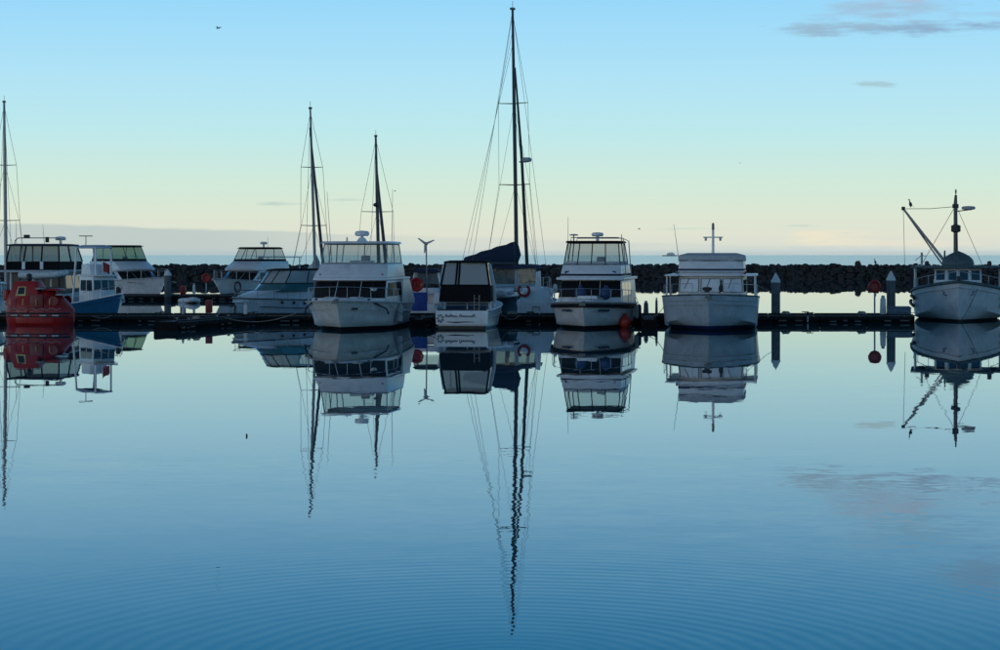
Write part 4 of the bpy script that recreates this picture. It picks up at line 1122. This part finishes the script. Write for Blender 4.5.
Fru((2.72, -2.4, 2.2, 2.2, 2.5, .3), (2.92, -2.3, 2.1, 2.1, 2.4, .3), (2.98, -1.8, 1.7, 1.6, 1.8, .2)).solid('pilothouse_cover', NAVY, Kt, bevel=.04)
for k, (x, y, z, w) in enumerate(((-.6, 3.0, 1.35, .5), (.1, 3.4, 1.3, .4), (-1.0, 2.4, 1.4, .35))): MB().ball((x, y, z), w * .6, 10, 7, sz=.6).build('deck_bundle', (INFL, NAVY, GREYW)[k], Kt)

# Q: small white boat, stern-on, in front of the tall yacht
Qt = boat_root('small_cruiser', 'small white cruiser with red horseshoe lifebuoy moored stern-on beside the navy yacht', 'cruiser', PX(538, 108.4), 108.7, 176)
sh = hull(Qt, 4.8, 2.15, 1.2, .95, hmJ, um=.5, ps=2.1, pw=1.7, cw=.86, tr=.95, rake=.7, bul=.1, rub=None, cap=WHITE)
MB().slab([(-1.02, .15), (1.02, .15), (.95, 1.0), (.55, 1.62), (-.62, 1.62), (-.95, 1.0)], 1.9, 2.38, 'xz').build('stern_moulding', WHITE, Qt, bevel=.06)
MB().slab([(-.28, 1.6), (.05, 1.6), (.0, 2.6), (-.22, 2.66)], 1.7, 2.0, 'xz').build('stern_arch', WHITE, Qt, bevel=.04)
Fru((1.0, -1.6, 1.6, 1.2, 1.7, .3), (1.75, -1.1, 1.6, 1.0, 1.5, .3)).solid('cabin', WHITE, Qt, bevel=.06)
MB().tube([(-.98, 2.3, 1.0), (-.98, 2.3, 1.75), (-.4, 2.45, 1.78)], .018, 5).build('stern_rail', STEEL, Qt)
MB().tube([(.98, 2.3, 1.0), (.98, 2.3, 1.75), (.4, 2.45, 1.78)], .018, 5).build('stern_rail', STEEL, Qt)
MB().tube([(.16, 2.41, .55), (.16, 2.46, .75), (-.2, 2.46, .75), (-.2, 2.41, .55)], .02, 5).build('boarding_step', RUB, Qt)
hs = [(.29 * math.cos(a), .29 * math.sin(a)) for a in [R(-235 + 290 * i / 14) for i in range(15)]]
MB().tube([(.62 + x, 2.5, 1.62 + z) for x, z in hs], .075, 7).build('horseshoe_lifebuoy', RED, Qt)
for k, x in enumerate((-.8, -1.0)): MB().lathe([(.06, 0), (.11, .1), (.11, .4), (.05, .5)], (x, 1.7 - .3 * k, 1.25 + .2 * k), 8).build('rail_fender', (WHITE, CREAM)[k], Qt)

# L, M, N: further sailing boats
Lt = boat_root('sailing_yacht', 'yacht at the frame edge with a single tall grey mast behind the red lifeboat', 'sailing yacht', PX(5, 144), 144, 8)
sail_hull(Lt, 11.5, 3.6, 1.45, 1.1, hmS)
rig(Lt, -.6, PZ(103, 144), 1.2, (1.0, .8), -5.5, 5.5, mr=.13, spz=(.36, .66), lean=.15, mm=ALUL, wr=.013, chain=1.6)
Mt = boat_root('sailing_yacht', 'yacht with tall mast and dark furled headsail moored beyond the sport cruiser', 'sailing yacht', PX(309, 132), 132.5, 9)
sail_hull(Mt, 11.0, 3.4, 1.4, 1.05, hmS)
rig(Mt, -.6, PZ(109, 132), 1.1, (.85, .72), -5.2, 5.2, mr=.10, spz=(.36, .68), lean=.36, mm=ALUL, wr=.013, chain=1.5)
MB().tube([(-.05, -.9, PZ(128, 132)), (.25, -2.0, 8.0), (.62, -3.6, 3.0), (.72, -4.3, 1.4)], [.05, .09, .11, .06], 7).build('furled_headsail', DKSPAR, Mt)
bo = MB().tube([(.4, -.4, 2.5), (.2, 3.6, 2.5)], .08, 7).build('boom', ALU, Mt)
MB().loft([[(x - w, y, 2.5), (x - w, y, 2.5 + hh * .5), (x, y, 2.5 + hh), (x + w, y, 2.5 + hh * .5), (x + w, y, 2.5)] for x, y, w, hh in ((.4, -.45, .25, 1.05), (.35, .6, .22, .6), (.3, 2.0, .18, .42), (.2, 3.6, .12, .3))]).build('sail_cover', GREYW, bo, sharp=60)
for k in range(3): MB().box((.9 + .3 * k, 3.8, 1.45), (.12, .3, .5 + .1 * k)).build('stern_gear', (WHITE, GREYW, CREAM)[k], Mt, bevel=.03)
Nt = boat_root('sailing_yacht', 'yacht with shorter twin-lined mast hidden behind the hardtop yacht', 'sailing yacht', PX(375, 150), 150, 9)
sail_hull(Nt, 10.5, 3.3, 1.4, 1.05, hmS)
rig(Nt, -.6, PZ(137, 150), 1.1, (1.2,), -4.9, 4.9, mr=.13, spz=(.50,), lean=.25, mm=DKSPAR, wr=.013, chain=1.5)
MB().tube([(-.05, -.9, PZ(155, 150)), (.2, -2.0, 7.0), (.45, -3.6, 3.0), (.55, -4.2, 1.4)], [.05, .11, .14, .07], 7).build('furled_headsail', DKSPAR, Nt)
MB().ball((.1, -.75, PZ(205, 150)), .32, 12, 8, sz=.55).build('radar_dome', DKSPAR, Nt)

# O: white bow poking in at the left edge
Ot = boat_root('cabin_cruiser', 'pale cruiser cut by the frame edge beside the red lifeboat', 'cabin cruiser', PX(-28, 108.5), 109.5, 20)
sh = hull(Ot, 8.5, 3.0, 1.5, 1.1, hmE, um=.48, ps=2.3, pw=1.7, cw=.85, rake=1.1, rub=GREYW)
yacht_top(Ot, house=[(1.0, -1.8, 3.2, 2.3, 2.5, .4), (2.1, -1.0, 3.2, 2.1, 2.3, .3)], hw=(.4, .92), hside=2)
Fru((2.1, -1.3, 3.4, 2.3, 2.5, .35), (2.18, -1.2, 3.4, 2.25, 2.5, .3)).solid('cabin_roof', WHITE, Ot, bevel=.03)
bow_rail(Ot, sh, .5, .6)

# --- red enclosed lifeboat
Rt = boat_root('lifeboat', 'red enclosed lifeboat with square window in its steering tower', 'lifeboat', PX(41, 100.4), 100.3, 80)
Lr, Br = 3.55, 2.0
def sec(u, n=14):
    y = -Lr / 2 + u * Lr
    e = max(.02, 1 - abs(2 * u - 1.0) ** 3.2) ** .5
    kn = [(0, .78), (.06, 1.0), (.16, 1.38), (.30, 1.72), (.42, 1.78), (.9, 1.78), (.97, 1.5), (1, 1.2)]
    top = next(z0 + (z1 - z0) * (u - u0) / (u1 - u0) for (u0, z0), (u1, z1) in zip(kn, kn[1:]) if u <= u1 + 1e-9)
    pts = []
    for k in range(n):
        a = 2 * math.pi * k / n
        cx, sz = math.cos(a), math.sin(a)
        w = Br / 2 * e * math.copysign(abs(cx) ** .75, cx)
        if sz >= 0: z = .55 + (top - .55) * abs(sz) ** .8; w *= 1 - .18 * abs(sz)
        else: z = .55 - .95 * e ** .4 * abs(sz) ** .9
        pts.append((w, y, z))
    return pts
MB().loft([sec(i / 20) for i in range(21)]).build('hull', RED, Rt, sharp=24)
for dz, rr_ in ((.60, .05), (.44, .03)):
    MB().tube([((Br / 2 + .01) * max(.02, 1 - abs(2 * u - 1.0) ** 3.2) ** .5 * s_, -Lr / 2 + u * Lr, dz) for s_, us_ in ((1, [i / 20 for i in range(21)]), (-1, [1 - i / 20 for i in range(1, 20)])) for u in us_], rr_, 6, closed=True).build('rubbing_strake', RUB, Rt)
tw = Fru((1.0, -.30, 1.62, 1.6, 1.5, .1), (1.85, -.05, 1.32, 1.15, 1.1, .1), (2.2, .10, 1.18, .85, .85, .08)); tw.solid('steering_tower', RED, Rt, bevel=.06)
for t0, t1 in ((1.42, 1.74), (3.26, 3.58)):
    tw.pane('window_frame', YELL, Rt, t0, t1, .55, 1.2, off=.02, n=2); tw.pane('window', GLASS, Rt, t0 + .05, t1 - .05, .65, 1.1, off=.035, n=2)
for i in range(2): tw.pane('window', GLASS, Rt, .1 + .45 * i, .45 + .45 * i, .35, 1.1, off=.02, n=2)
MB().lathe([(.3, 0), (.3, .05), (.24, .08), (.02, .1)], (-.45, -.22, 1.80), 14).build('hatch', GREYW, Rt)
MB().box((0, -.75, 1.78), (1.0, .8, .10), tx=.9, ty=.9).build('roof_hatch', RED, Rt, bevel=.04)
for sx in (-1, 1):
    for y in (-.9, -.2, .5, 1.2): MB().tube([(sx * 1.0, y, 1.0), (sx * 1.03, y, 1.05), (sx * 1.02, y, 1.28), (sx * .97, y, 1.33)], .02, 5).build('grab_rail', YELL, Rt)
    for y in (-1.2, -.55, .3, .95): MB().box((sx * 1.01, y, .50), (.06, .34, .07)).build('reflective_strip', GREYW, Rt)
    for y in (-.62, .25, 1.1): MB().tube([(sx * 1.0, y, .64), (sx * .99, y, 1.15), (sx * .88, y, 1.6)], .018, 5).build('panel_seam', MATS['dark_red_paint'], Rt)
    MB().box((sx * .95, -.18, 1.2), (.07, .72, .66), tx=.9, ty=.9).build('side_door', MATS['dark_red_paint'], Rt, bevel=.03)
    MB().tube([(sx * (1.03 + .0 * k), -1.5 + .25 * k, .86 - (.10 if k % 2 else 0)) for k in range(13)], .016, 5).build('grab_line', ROPE, Rt)
    MB().tube([(sx * .7, .0, 1.85), (sx * .74, -.4, 1.88), (sx * .72, -1.0, 1.82)], .022, 5).build('hand_rail', ALU, Rt)
    MB().lathe([(.24, -.03), (.24, .02), (.2, .04)], (sx * .90, -1.05, 1.22), 14, 'x').build('port_hatch', MATS['dark_red_paint'], Rt)
MB().box((0, -1.15, 1.52), (.9, .34, .06)).build('bow_tape', GREYW, Rt, bevel=.01)
MB().lathe([(.03, -.1), (.14, 0), (.14, .25), (.03, .3)], (0, .6, 2.28), 10).build('exhaust_cowl', RUB, Rt)
MB().lathe([(.2, 0), (.22, .1), (.2, .5), (.08, .58)], (.2, 1.85, 1.2), 10).build('stern_buoy', RED, Rt)

# --- P: fishing boat
Pt = boat_root('fishing_boat', 'white wooden fishing boat with mast, slanting derrick boom and dark dome on its wheelhouse', 'fishing boat', PX(956, 110.6) + .05, 110.4, -12.5)
hmP = hull_mat('white_planked_hull', (.60, .62, .64), (.012, .012, .014), .12, rough=.5)
sh = hull(Pt, 13.0, 4.95, 2.15, 1.25, hmP, um=.40, ps=2.9, pw=2.7, cw=.93, sharp=40, rake=.7, fl=1.0, bul=.35, rub=None, cap=GREENC, tr=.7, pz=2.4)
us = [(i / 20) ** 1.3 for i in range(21)]
for sx in (-1, 1):
    MB().tube([sh(u, sx, -.02, -.06) for u in us], .06, 6).build('rubbing_strake', GREENC, Pt)
    for k in range(1, 6):        # the plank seams stand a hair proud
        MB().tube([sh(u, sx, .028 * k + .04 * k * (1 - u) ** 2, -.22 * k) for u in us[7:]], .006, 4).build('plank_seam', WHITE, Pt)
    for u, dz in ((.24, -.45), (.25, -.85), (.5, -.5)):
        MB().tube([sh(u - .02, sx, -.06, dz - .12), sh(u, sx, -.10, dz), sh(u + .03, sx, -.08, dz + .08)], .09, 7).build('tyre_fender', RUB, Pt)
    MB().box((sx * .30, -6.02, 1.78), (.26, .06, .10)).build('hawse_pipe', RUB, Pt)
    # scroll painted each side of the stem
    MB().tube([(sx * .82, -5.68, 1.60), (sx * .72, -5.80, 1.56), (sx * .78, -5.74, 1.44), (sx * .64, -5.86, 1.40)], .03, 5).build('bow_scroll', BLUEV, Pt)
h = Fru((1.3, -2.0, 1.6, 2.5, 2.6, .35), (2.05, -2.0, 1.6, 2.5, 2.6, .35), (2.78, -1.9, 1.6, 2.45, 2.55, .35)); h.solid('wheelhouse', WHITE, Pt, bevel=.04)
for i in range(4): h.pane('windscreen_pane', GLASS, Pt, (i + .14) / 4, (i + .86) / 4, 1.14, 1.84, n=2)
for sd in (0, 1):
    for i in range(2):
        a, b = 1.08 + .42 * i, 1.40 + .42 * i
        if sd: a, b = 5 - b, 5 - a
        h.pane('side_window', GLASS, Pt, a, b, 1.14, 1.84, n=2)
Fru((1.5, -2.9, -1.9, 1.6, 2.3, .4), (1.98, -2.7, -1.9, 1.5, 2.2, .4)).solid('fore_cabin', BLUEV, Pt, bevel=.05)
Fru((2.78, -2.5, 2.6, 3.6, 4.6, .3), (2.92, -2.5, 2.6, 3.6, 4.6, .3)).solid('canopy_roof', GREENC, Pt, bevel=.03)
for sx in (-1, 1):
    MB().box((sx * 2.15, .3, 2.83), (.75, 4.4, .10)).build('side_canopy', GREENC, Pt, bevel=.02)
    for y in (-1.7, .8, 2.4): MB().tube([(sx * 2.3, y, 1.0), (sx * 2.3, y, 2.8)], .045, 6).build('canopy_post', WHITE, Pt)
    MB().lathe([(.05, 0), (.12, .03), (.12, .2), (.05, .26)], (sx * 1.65, -2.2, 2.92), 8).build('side_lamp', RUB, Pt)
MB().lathe([(.86, 0), (.88, .12), (.8, .34), (.62, .52), (.36, .66), (.03, .80)], (0, -.9, 2.93), 18).build('covered_dome', GREENC, Pt)
ma = MB().tube([(-.1, .3, 2.9), (-.12, .3, PZ(203, 110.7)), (-.1, .3, PZ(195, 110.7))], [.13, .10, .07], 8).build('mast', DKSPAR, Pt)
zz = PZ(228.5, 110.7)
MB().lathe([(.12, -.22), (.26, -.16), (.26, .16), (.12, .22)], (-.1, .3, zz), 12).build('steaming_light', RUB, ma)
MB().box((-.12, .3, PZ(206, 110.7)), (.34, .3, .22)).build('mast_collar', RUB, ma)
MB().lathe([(.02, 0), (.05, .2), (.02, .34)], (-.1, .3, PZ(195, 110.7)), 6).build('masthead_cap', RUB, ma)
zz = PZ(208.5, 110.7)
MB().lathe([(.1, -.10), (.36, -.04), (.38, .06), (.3, .12), (.02, .14)], (.58, .3, zz), 16).build('radar_dome', GREYW, ma)
MB().tube([(-.1, .3, zz - .16), (.55, .3, zz - .08)], .03, 5).build('radar_bracket', ALU, ma)
bt = Vector((-2.95, .3, PZ(208.5, 110.7)))
bm_ = MB().tube([(-.55, .0, 2.95), bt], [.085, .06], 7).build('derrick_boom', ALUL, Pt)
MB().tube([(-.85, .1, 3.0), bt + Vector((-.02, .0, .02))], .045, 6).build('boom_strut', ALUL, bm_)
MB().box((bt.x, bt.y, bt.z + .02), (.2, .14, .2)).build('boom_block', RUB, bm_)
MB().tube([bt, (bt.x * .5, .3, bt.z + .0), (-.1, .3, PZ(206.5, 110.7))], .016, 4).build('span_wire', WIRE, Pt)
MB().tube([bt, (bt.x + .1, .3, 1.9)], .012, 4).build('falls', WIRE, Pt)
wires(Pt, 'stay', (-.1, .3, PZ(205, 110.7)), (-2.0, 1.2, 2.9), .015); wires(Pt, 'stay', (-.1, .3, PZ(205, 110.7)), (1.35, 1.2, 2.9), .015)
wires(Pt, 'stay', (-.1, .3, PZ(200, 110.7)), (0, -6.0, 2.2), .012)
MB().tube([(-.72, -.4, 2.9), (-.70, -.4, 3.75)], [.06, .04], 6).build('exhaust_stack', RUB, Pt)
tv = MB().tube([(-1.95, .5, 2.9), (-1.95, .5, 3.65)], .06, 6).tube([(-2.3, .5, 3.2), (-1.95, .5, 3.5), (-1.7, .5, 3.42)], .022, 5).build('deck_light_post', GREYW, Pt)
bow_rail(Pt, sh, .36, .5, n=4, m=GREYW)
MB().tube([sh(0, 1, 0, .0), sh(0, 1, 0, .25)], .10, 8).build('stem_head', RUB, Pt)
Pq = Pt.location

# ------------------------------------------------------------------ ropes, birds, ship


def rope(label, a, b, sag, r=.016, m=ROPE):
    a, b = Vector(a), Vector(b)
    pts = [a.lerp(b, i / 10) + Vector((0, 0, -sag * 4 * (i / 10) * (1 - i / 10))) for i in range(11)]
    o = MB().tube(pts, r, 5).build('mooring_rope', m); tag(o, label, 'rope', 'mooring ropes'); return o


rope('dark mooring rope running from the fishing boat bow down to the water', (Pq.x - .35, 104.28, 1.78), (Pq.x - 1.3, 104.1, .02), .12, m=RUB)
rope('pale mooring rope from fishing boat bow to the grey dock box end of the walkway', (Pq.x - 1.9, 106.0, .9), (PX(908, 104), 104.0, .5), .15)
rope('mooring rope from the covered flybridge cruiser back to its pile', (PX(744, 99), 99.5, 2.5), (PX(775, 105.5), 105.4, 1.5), .1, r=.012)
rope('slack pale rope drooping from the lettered cruiser towards the walkway', (PX(500, 97), 97.0, .72), (PX(520, 102.6), 102.7, .42), .28)
rope('pale rope on the walkway beside the blue trawler bow', (PX(92, 102.9), 102.9, .38), (PX(112, 102.85), 102.85, .40), .14)
rope('mooring rope from the orange fender yacht to the short finger dock', (PX(634, 98), 98.0, 1.0), (7.0, 100.2, .5), .15)


rope('pale bow line from the hardtop yacht to the short finger dock', (-5.2, 94.0, 1.2), (-4.0, 97.0, .5), .2)
rope('pale stern line from the lettered cruiser to the finger dock beside it', (-2.85, 96.4, .8), (-3.6, 98.2, .5), .15)
rope('pale bow line from the covered flybridge cruiser to the nearby finger dock', (PX(668, 94), 94.0, 1.45), (7.3, 97.3, .5), .25)
rope('pale spring line from the hardtop yacht to the long empty finger dock', (-8.9, 95.6, 1.15), (-13.7, 98.6, .45), .5)


def coil(label, X, Y, r=.28):
    pts = [((r - .012 * i / 4) * math.cos(i * .5), (r - .012 * i / 4) * math.sin(i * .5), .02 + .0035 * i) for i in range(46)]
    o = MB().tube(pts, .022, 5).build('rope_coil', ROPE); o.location = (X, Y, .41); tag(o, label, 'rope')


coil('flat coil of pale rope on the walkway beside the white capped pile', PX(786, 103.4), 103.5)
coil('flat coil of pale rope on the walkway near the red lifebuoy post', PX(862, 103.4), 103.5)
coil('flat coil of pale rope on the walkway near the navy yacht', PX(512, 103.4), 103.4)
coil('flat coil of pale rope on the empty long finger dock', PX(196, 95.6), 95.7, .24)
MB_h = MB().tube([(PX(140, 103.3) + .35 * k * .2, 103.3 + .12 * math.sin(k * 1.3), .44) for k in range(30)], .02, 5).build('water_hose', mat('green_hose', (.02, .07, .05), .5))
tag(MB_h, 'dark green hose snaking along the walkway near the blue trawler', 'hose')


def bird(label, p, s, pose, rz=0., group=None):
    t = thing('bird', label, 'bird', p, rz, group)
    if pose == 'perch':
        b = MB().loft([[(x + .5 * w * math.cos(a), w * .5 * math.sin(a), z) for a in [i * math.pi / 4 for i in range(8)]] for x, w, z in ((0, .06, .12), (0, .26, .2), (.02, .32, .36), (.04, .26, .52), (.1, .12, .64), (.13, .10, .74), (.15, .14, .82), (.16, .10, .89), (.16, .02, .92))])
        b.v = [(v[0] * s, v[1] * s, v[2] * s) for v in b.v]; b.build('body', BIRD, t, sharp=70)
        MB().loft([[(.2 * s, -.02 * s, .80 * s), (.2 * s, .02 * s, .80 * s), (.2 * s, 0, .85 * s)], [(.36 * s, -.004, .79 * s), (.36 * s, .004, .79 * s), (.36 * s, 0, .80 * s)]]).build('beak', YELL, t)
        MB().loft([[(-.1 * s, -.06 * s, .3 * s), (-.1 * s, .06 * s, .3 * s), (-.06 * s, 0, .38 * s)], [(-.34 * s, -.05 * s, .04 * s), (-.34 * s, .05 * s, .04 * s), (-.34 * s, 0, .07 * s)]]).build('tail', BIRD, t)
        for sy in (-1, 1): MB().tube([(0, sy * .05 * s, 0), (0, sy * .05 * s, .15 * s)], .014 * s, 5).build('leg', YELL, t)
    else:
        MB().loft([[(x, w * math.cos(a), w * math.sin(a)) for a in [i * math.pi / 4 for i in range(8)]] for x, w in ((-.5 * s, .01), (-.25 * s, .08 * s), (.05 * s, .12 * s), (.3 * s, .09 * s), (.42 * s, .07 * s), (.55 * s, .01))]).build('body', BIRD, t, sharp=70)
        for sy in (-1, 1):
            MB().loft([[(.2 * s, sy * .05 * s, .05 * s), (-.08 * s, sy * .05 * s, .05 * s), (-.08 * s, sy * .05 * s, .03 * s), (.2 * s, sy * .05 * s, .03 * s)],
                       [(.24 * s, sy * .5 * s, .28 * s), (-.02 * s, sy * .5 * s, .28 * s), (-.02 * s, sy * .5 * s, .27 * s), (.24 * s, sy * .5 * s, .27 * s)],
                       [(-.02 * s, sy * 1.05 * s, .18 * s), (-.08 * s, sy * 1.05 * s, .18 * s), (-.08 * s, sy * 1.05 * s, .175 * s), (-.02 * s, sy * 1.05 * s, .175 * s)]]).build('wing', BIRD, t)
    return t


bird('dark bird perched on the tip of the fishing boat derrick', (bt.x + Pq.x + .42, Pq.y + .3, bt.z + .03), .55, 'perch', R(160))
bird('dark seabird standing on the breakwater crest', (PX(875.5, 296), 296, PZ(264.5, 296)), .95, 'perch', R(180))
bird('dark bird standing on the cabin front of the covered flybridge cruiser', (PX(721, 94.2), 94.3, 1.67), .70, 'perch', R(70))
bird('bird gliding high in the blue sky left of the tallest mast', (PX(218, 150), 150, PZ(28, 150)), .42, 'fly', R(-35))
bird('tiny bird flying low over the hardtop yacht', (PX(395, 190), 190, PZ(191, 190)), .22, 'fly', R(10))
bird('tiny bird flying above the sea between cruiser and fishing boat', (PX(740, 210), 210, PZ(163, 210)), .22, 'fly', R(60))
bird('tiny bird flying over the breakwater beside the blue pad yacht', (PX(639, 210), 210, PZ(229, 210)), .3, 'fly', R(30))
bo_ = thing('crest_boulder', 'single rounded boulder standing up from the breakwater crest', 'boulder', (PX(858, 296), 296, 1.9))
o = link('stone', rockmesh[4], bo_, (0, 0, .35)); o.scale = (.95, .9, 1.0)
st_ = thing('floating_stick', 'short dark stick poking out of calm open water', 'stick', (PX(246.5, 38.6), 38.6, 0))
MB().tube([(0, 0, -.15), (.005, 0, .02), (.0, 0, .05)], [.014, .018, .012], 6).build('stem', RUB, st_)

SD = 6000
sp = thing('ship', 'tiny pale ship far out on the sea horizon', 'ship', (PX(670, SD), SD, 0), R(0))
MB().loft([[(-22, -4, 0), (20, -4, 0), (20, 4, 0), (-22, 4, 0)], [(-24, -4, 3.2), (24, -4, 3.4), (24, 4, 3.4), (-24, 4, 3.2)]]).build('hull', mat('ship_hull', (.3, .3, .32), .6), sp)
MB().box((2, 0, 6.4), (26, 6, 6), tx=.75).build('superstructure', SHIPW, sp)
MB().box((5, 0, 10.3), (8, 4, 2.4), tx=.8).build('bridge', SHIPW, sp)
MB().box((-2, 0, 10.6), (3, 3, 3), tx=.8).build('funnel', SHIPW, sp)
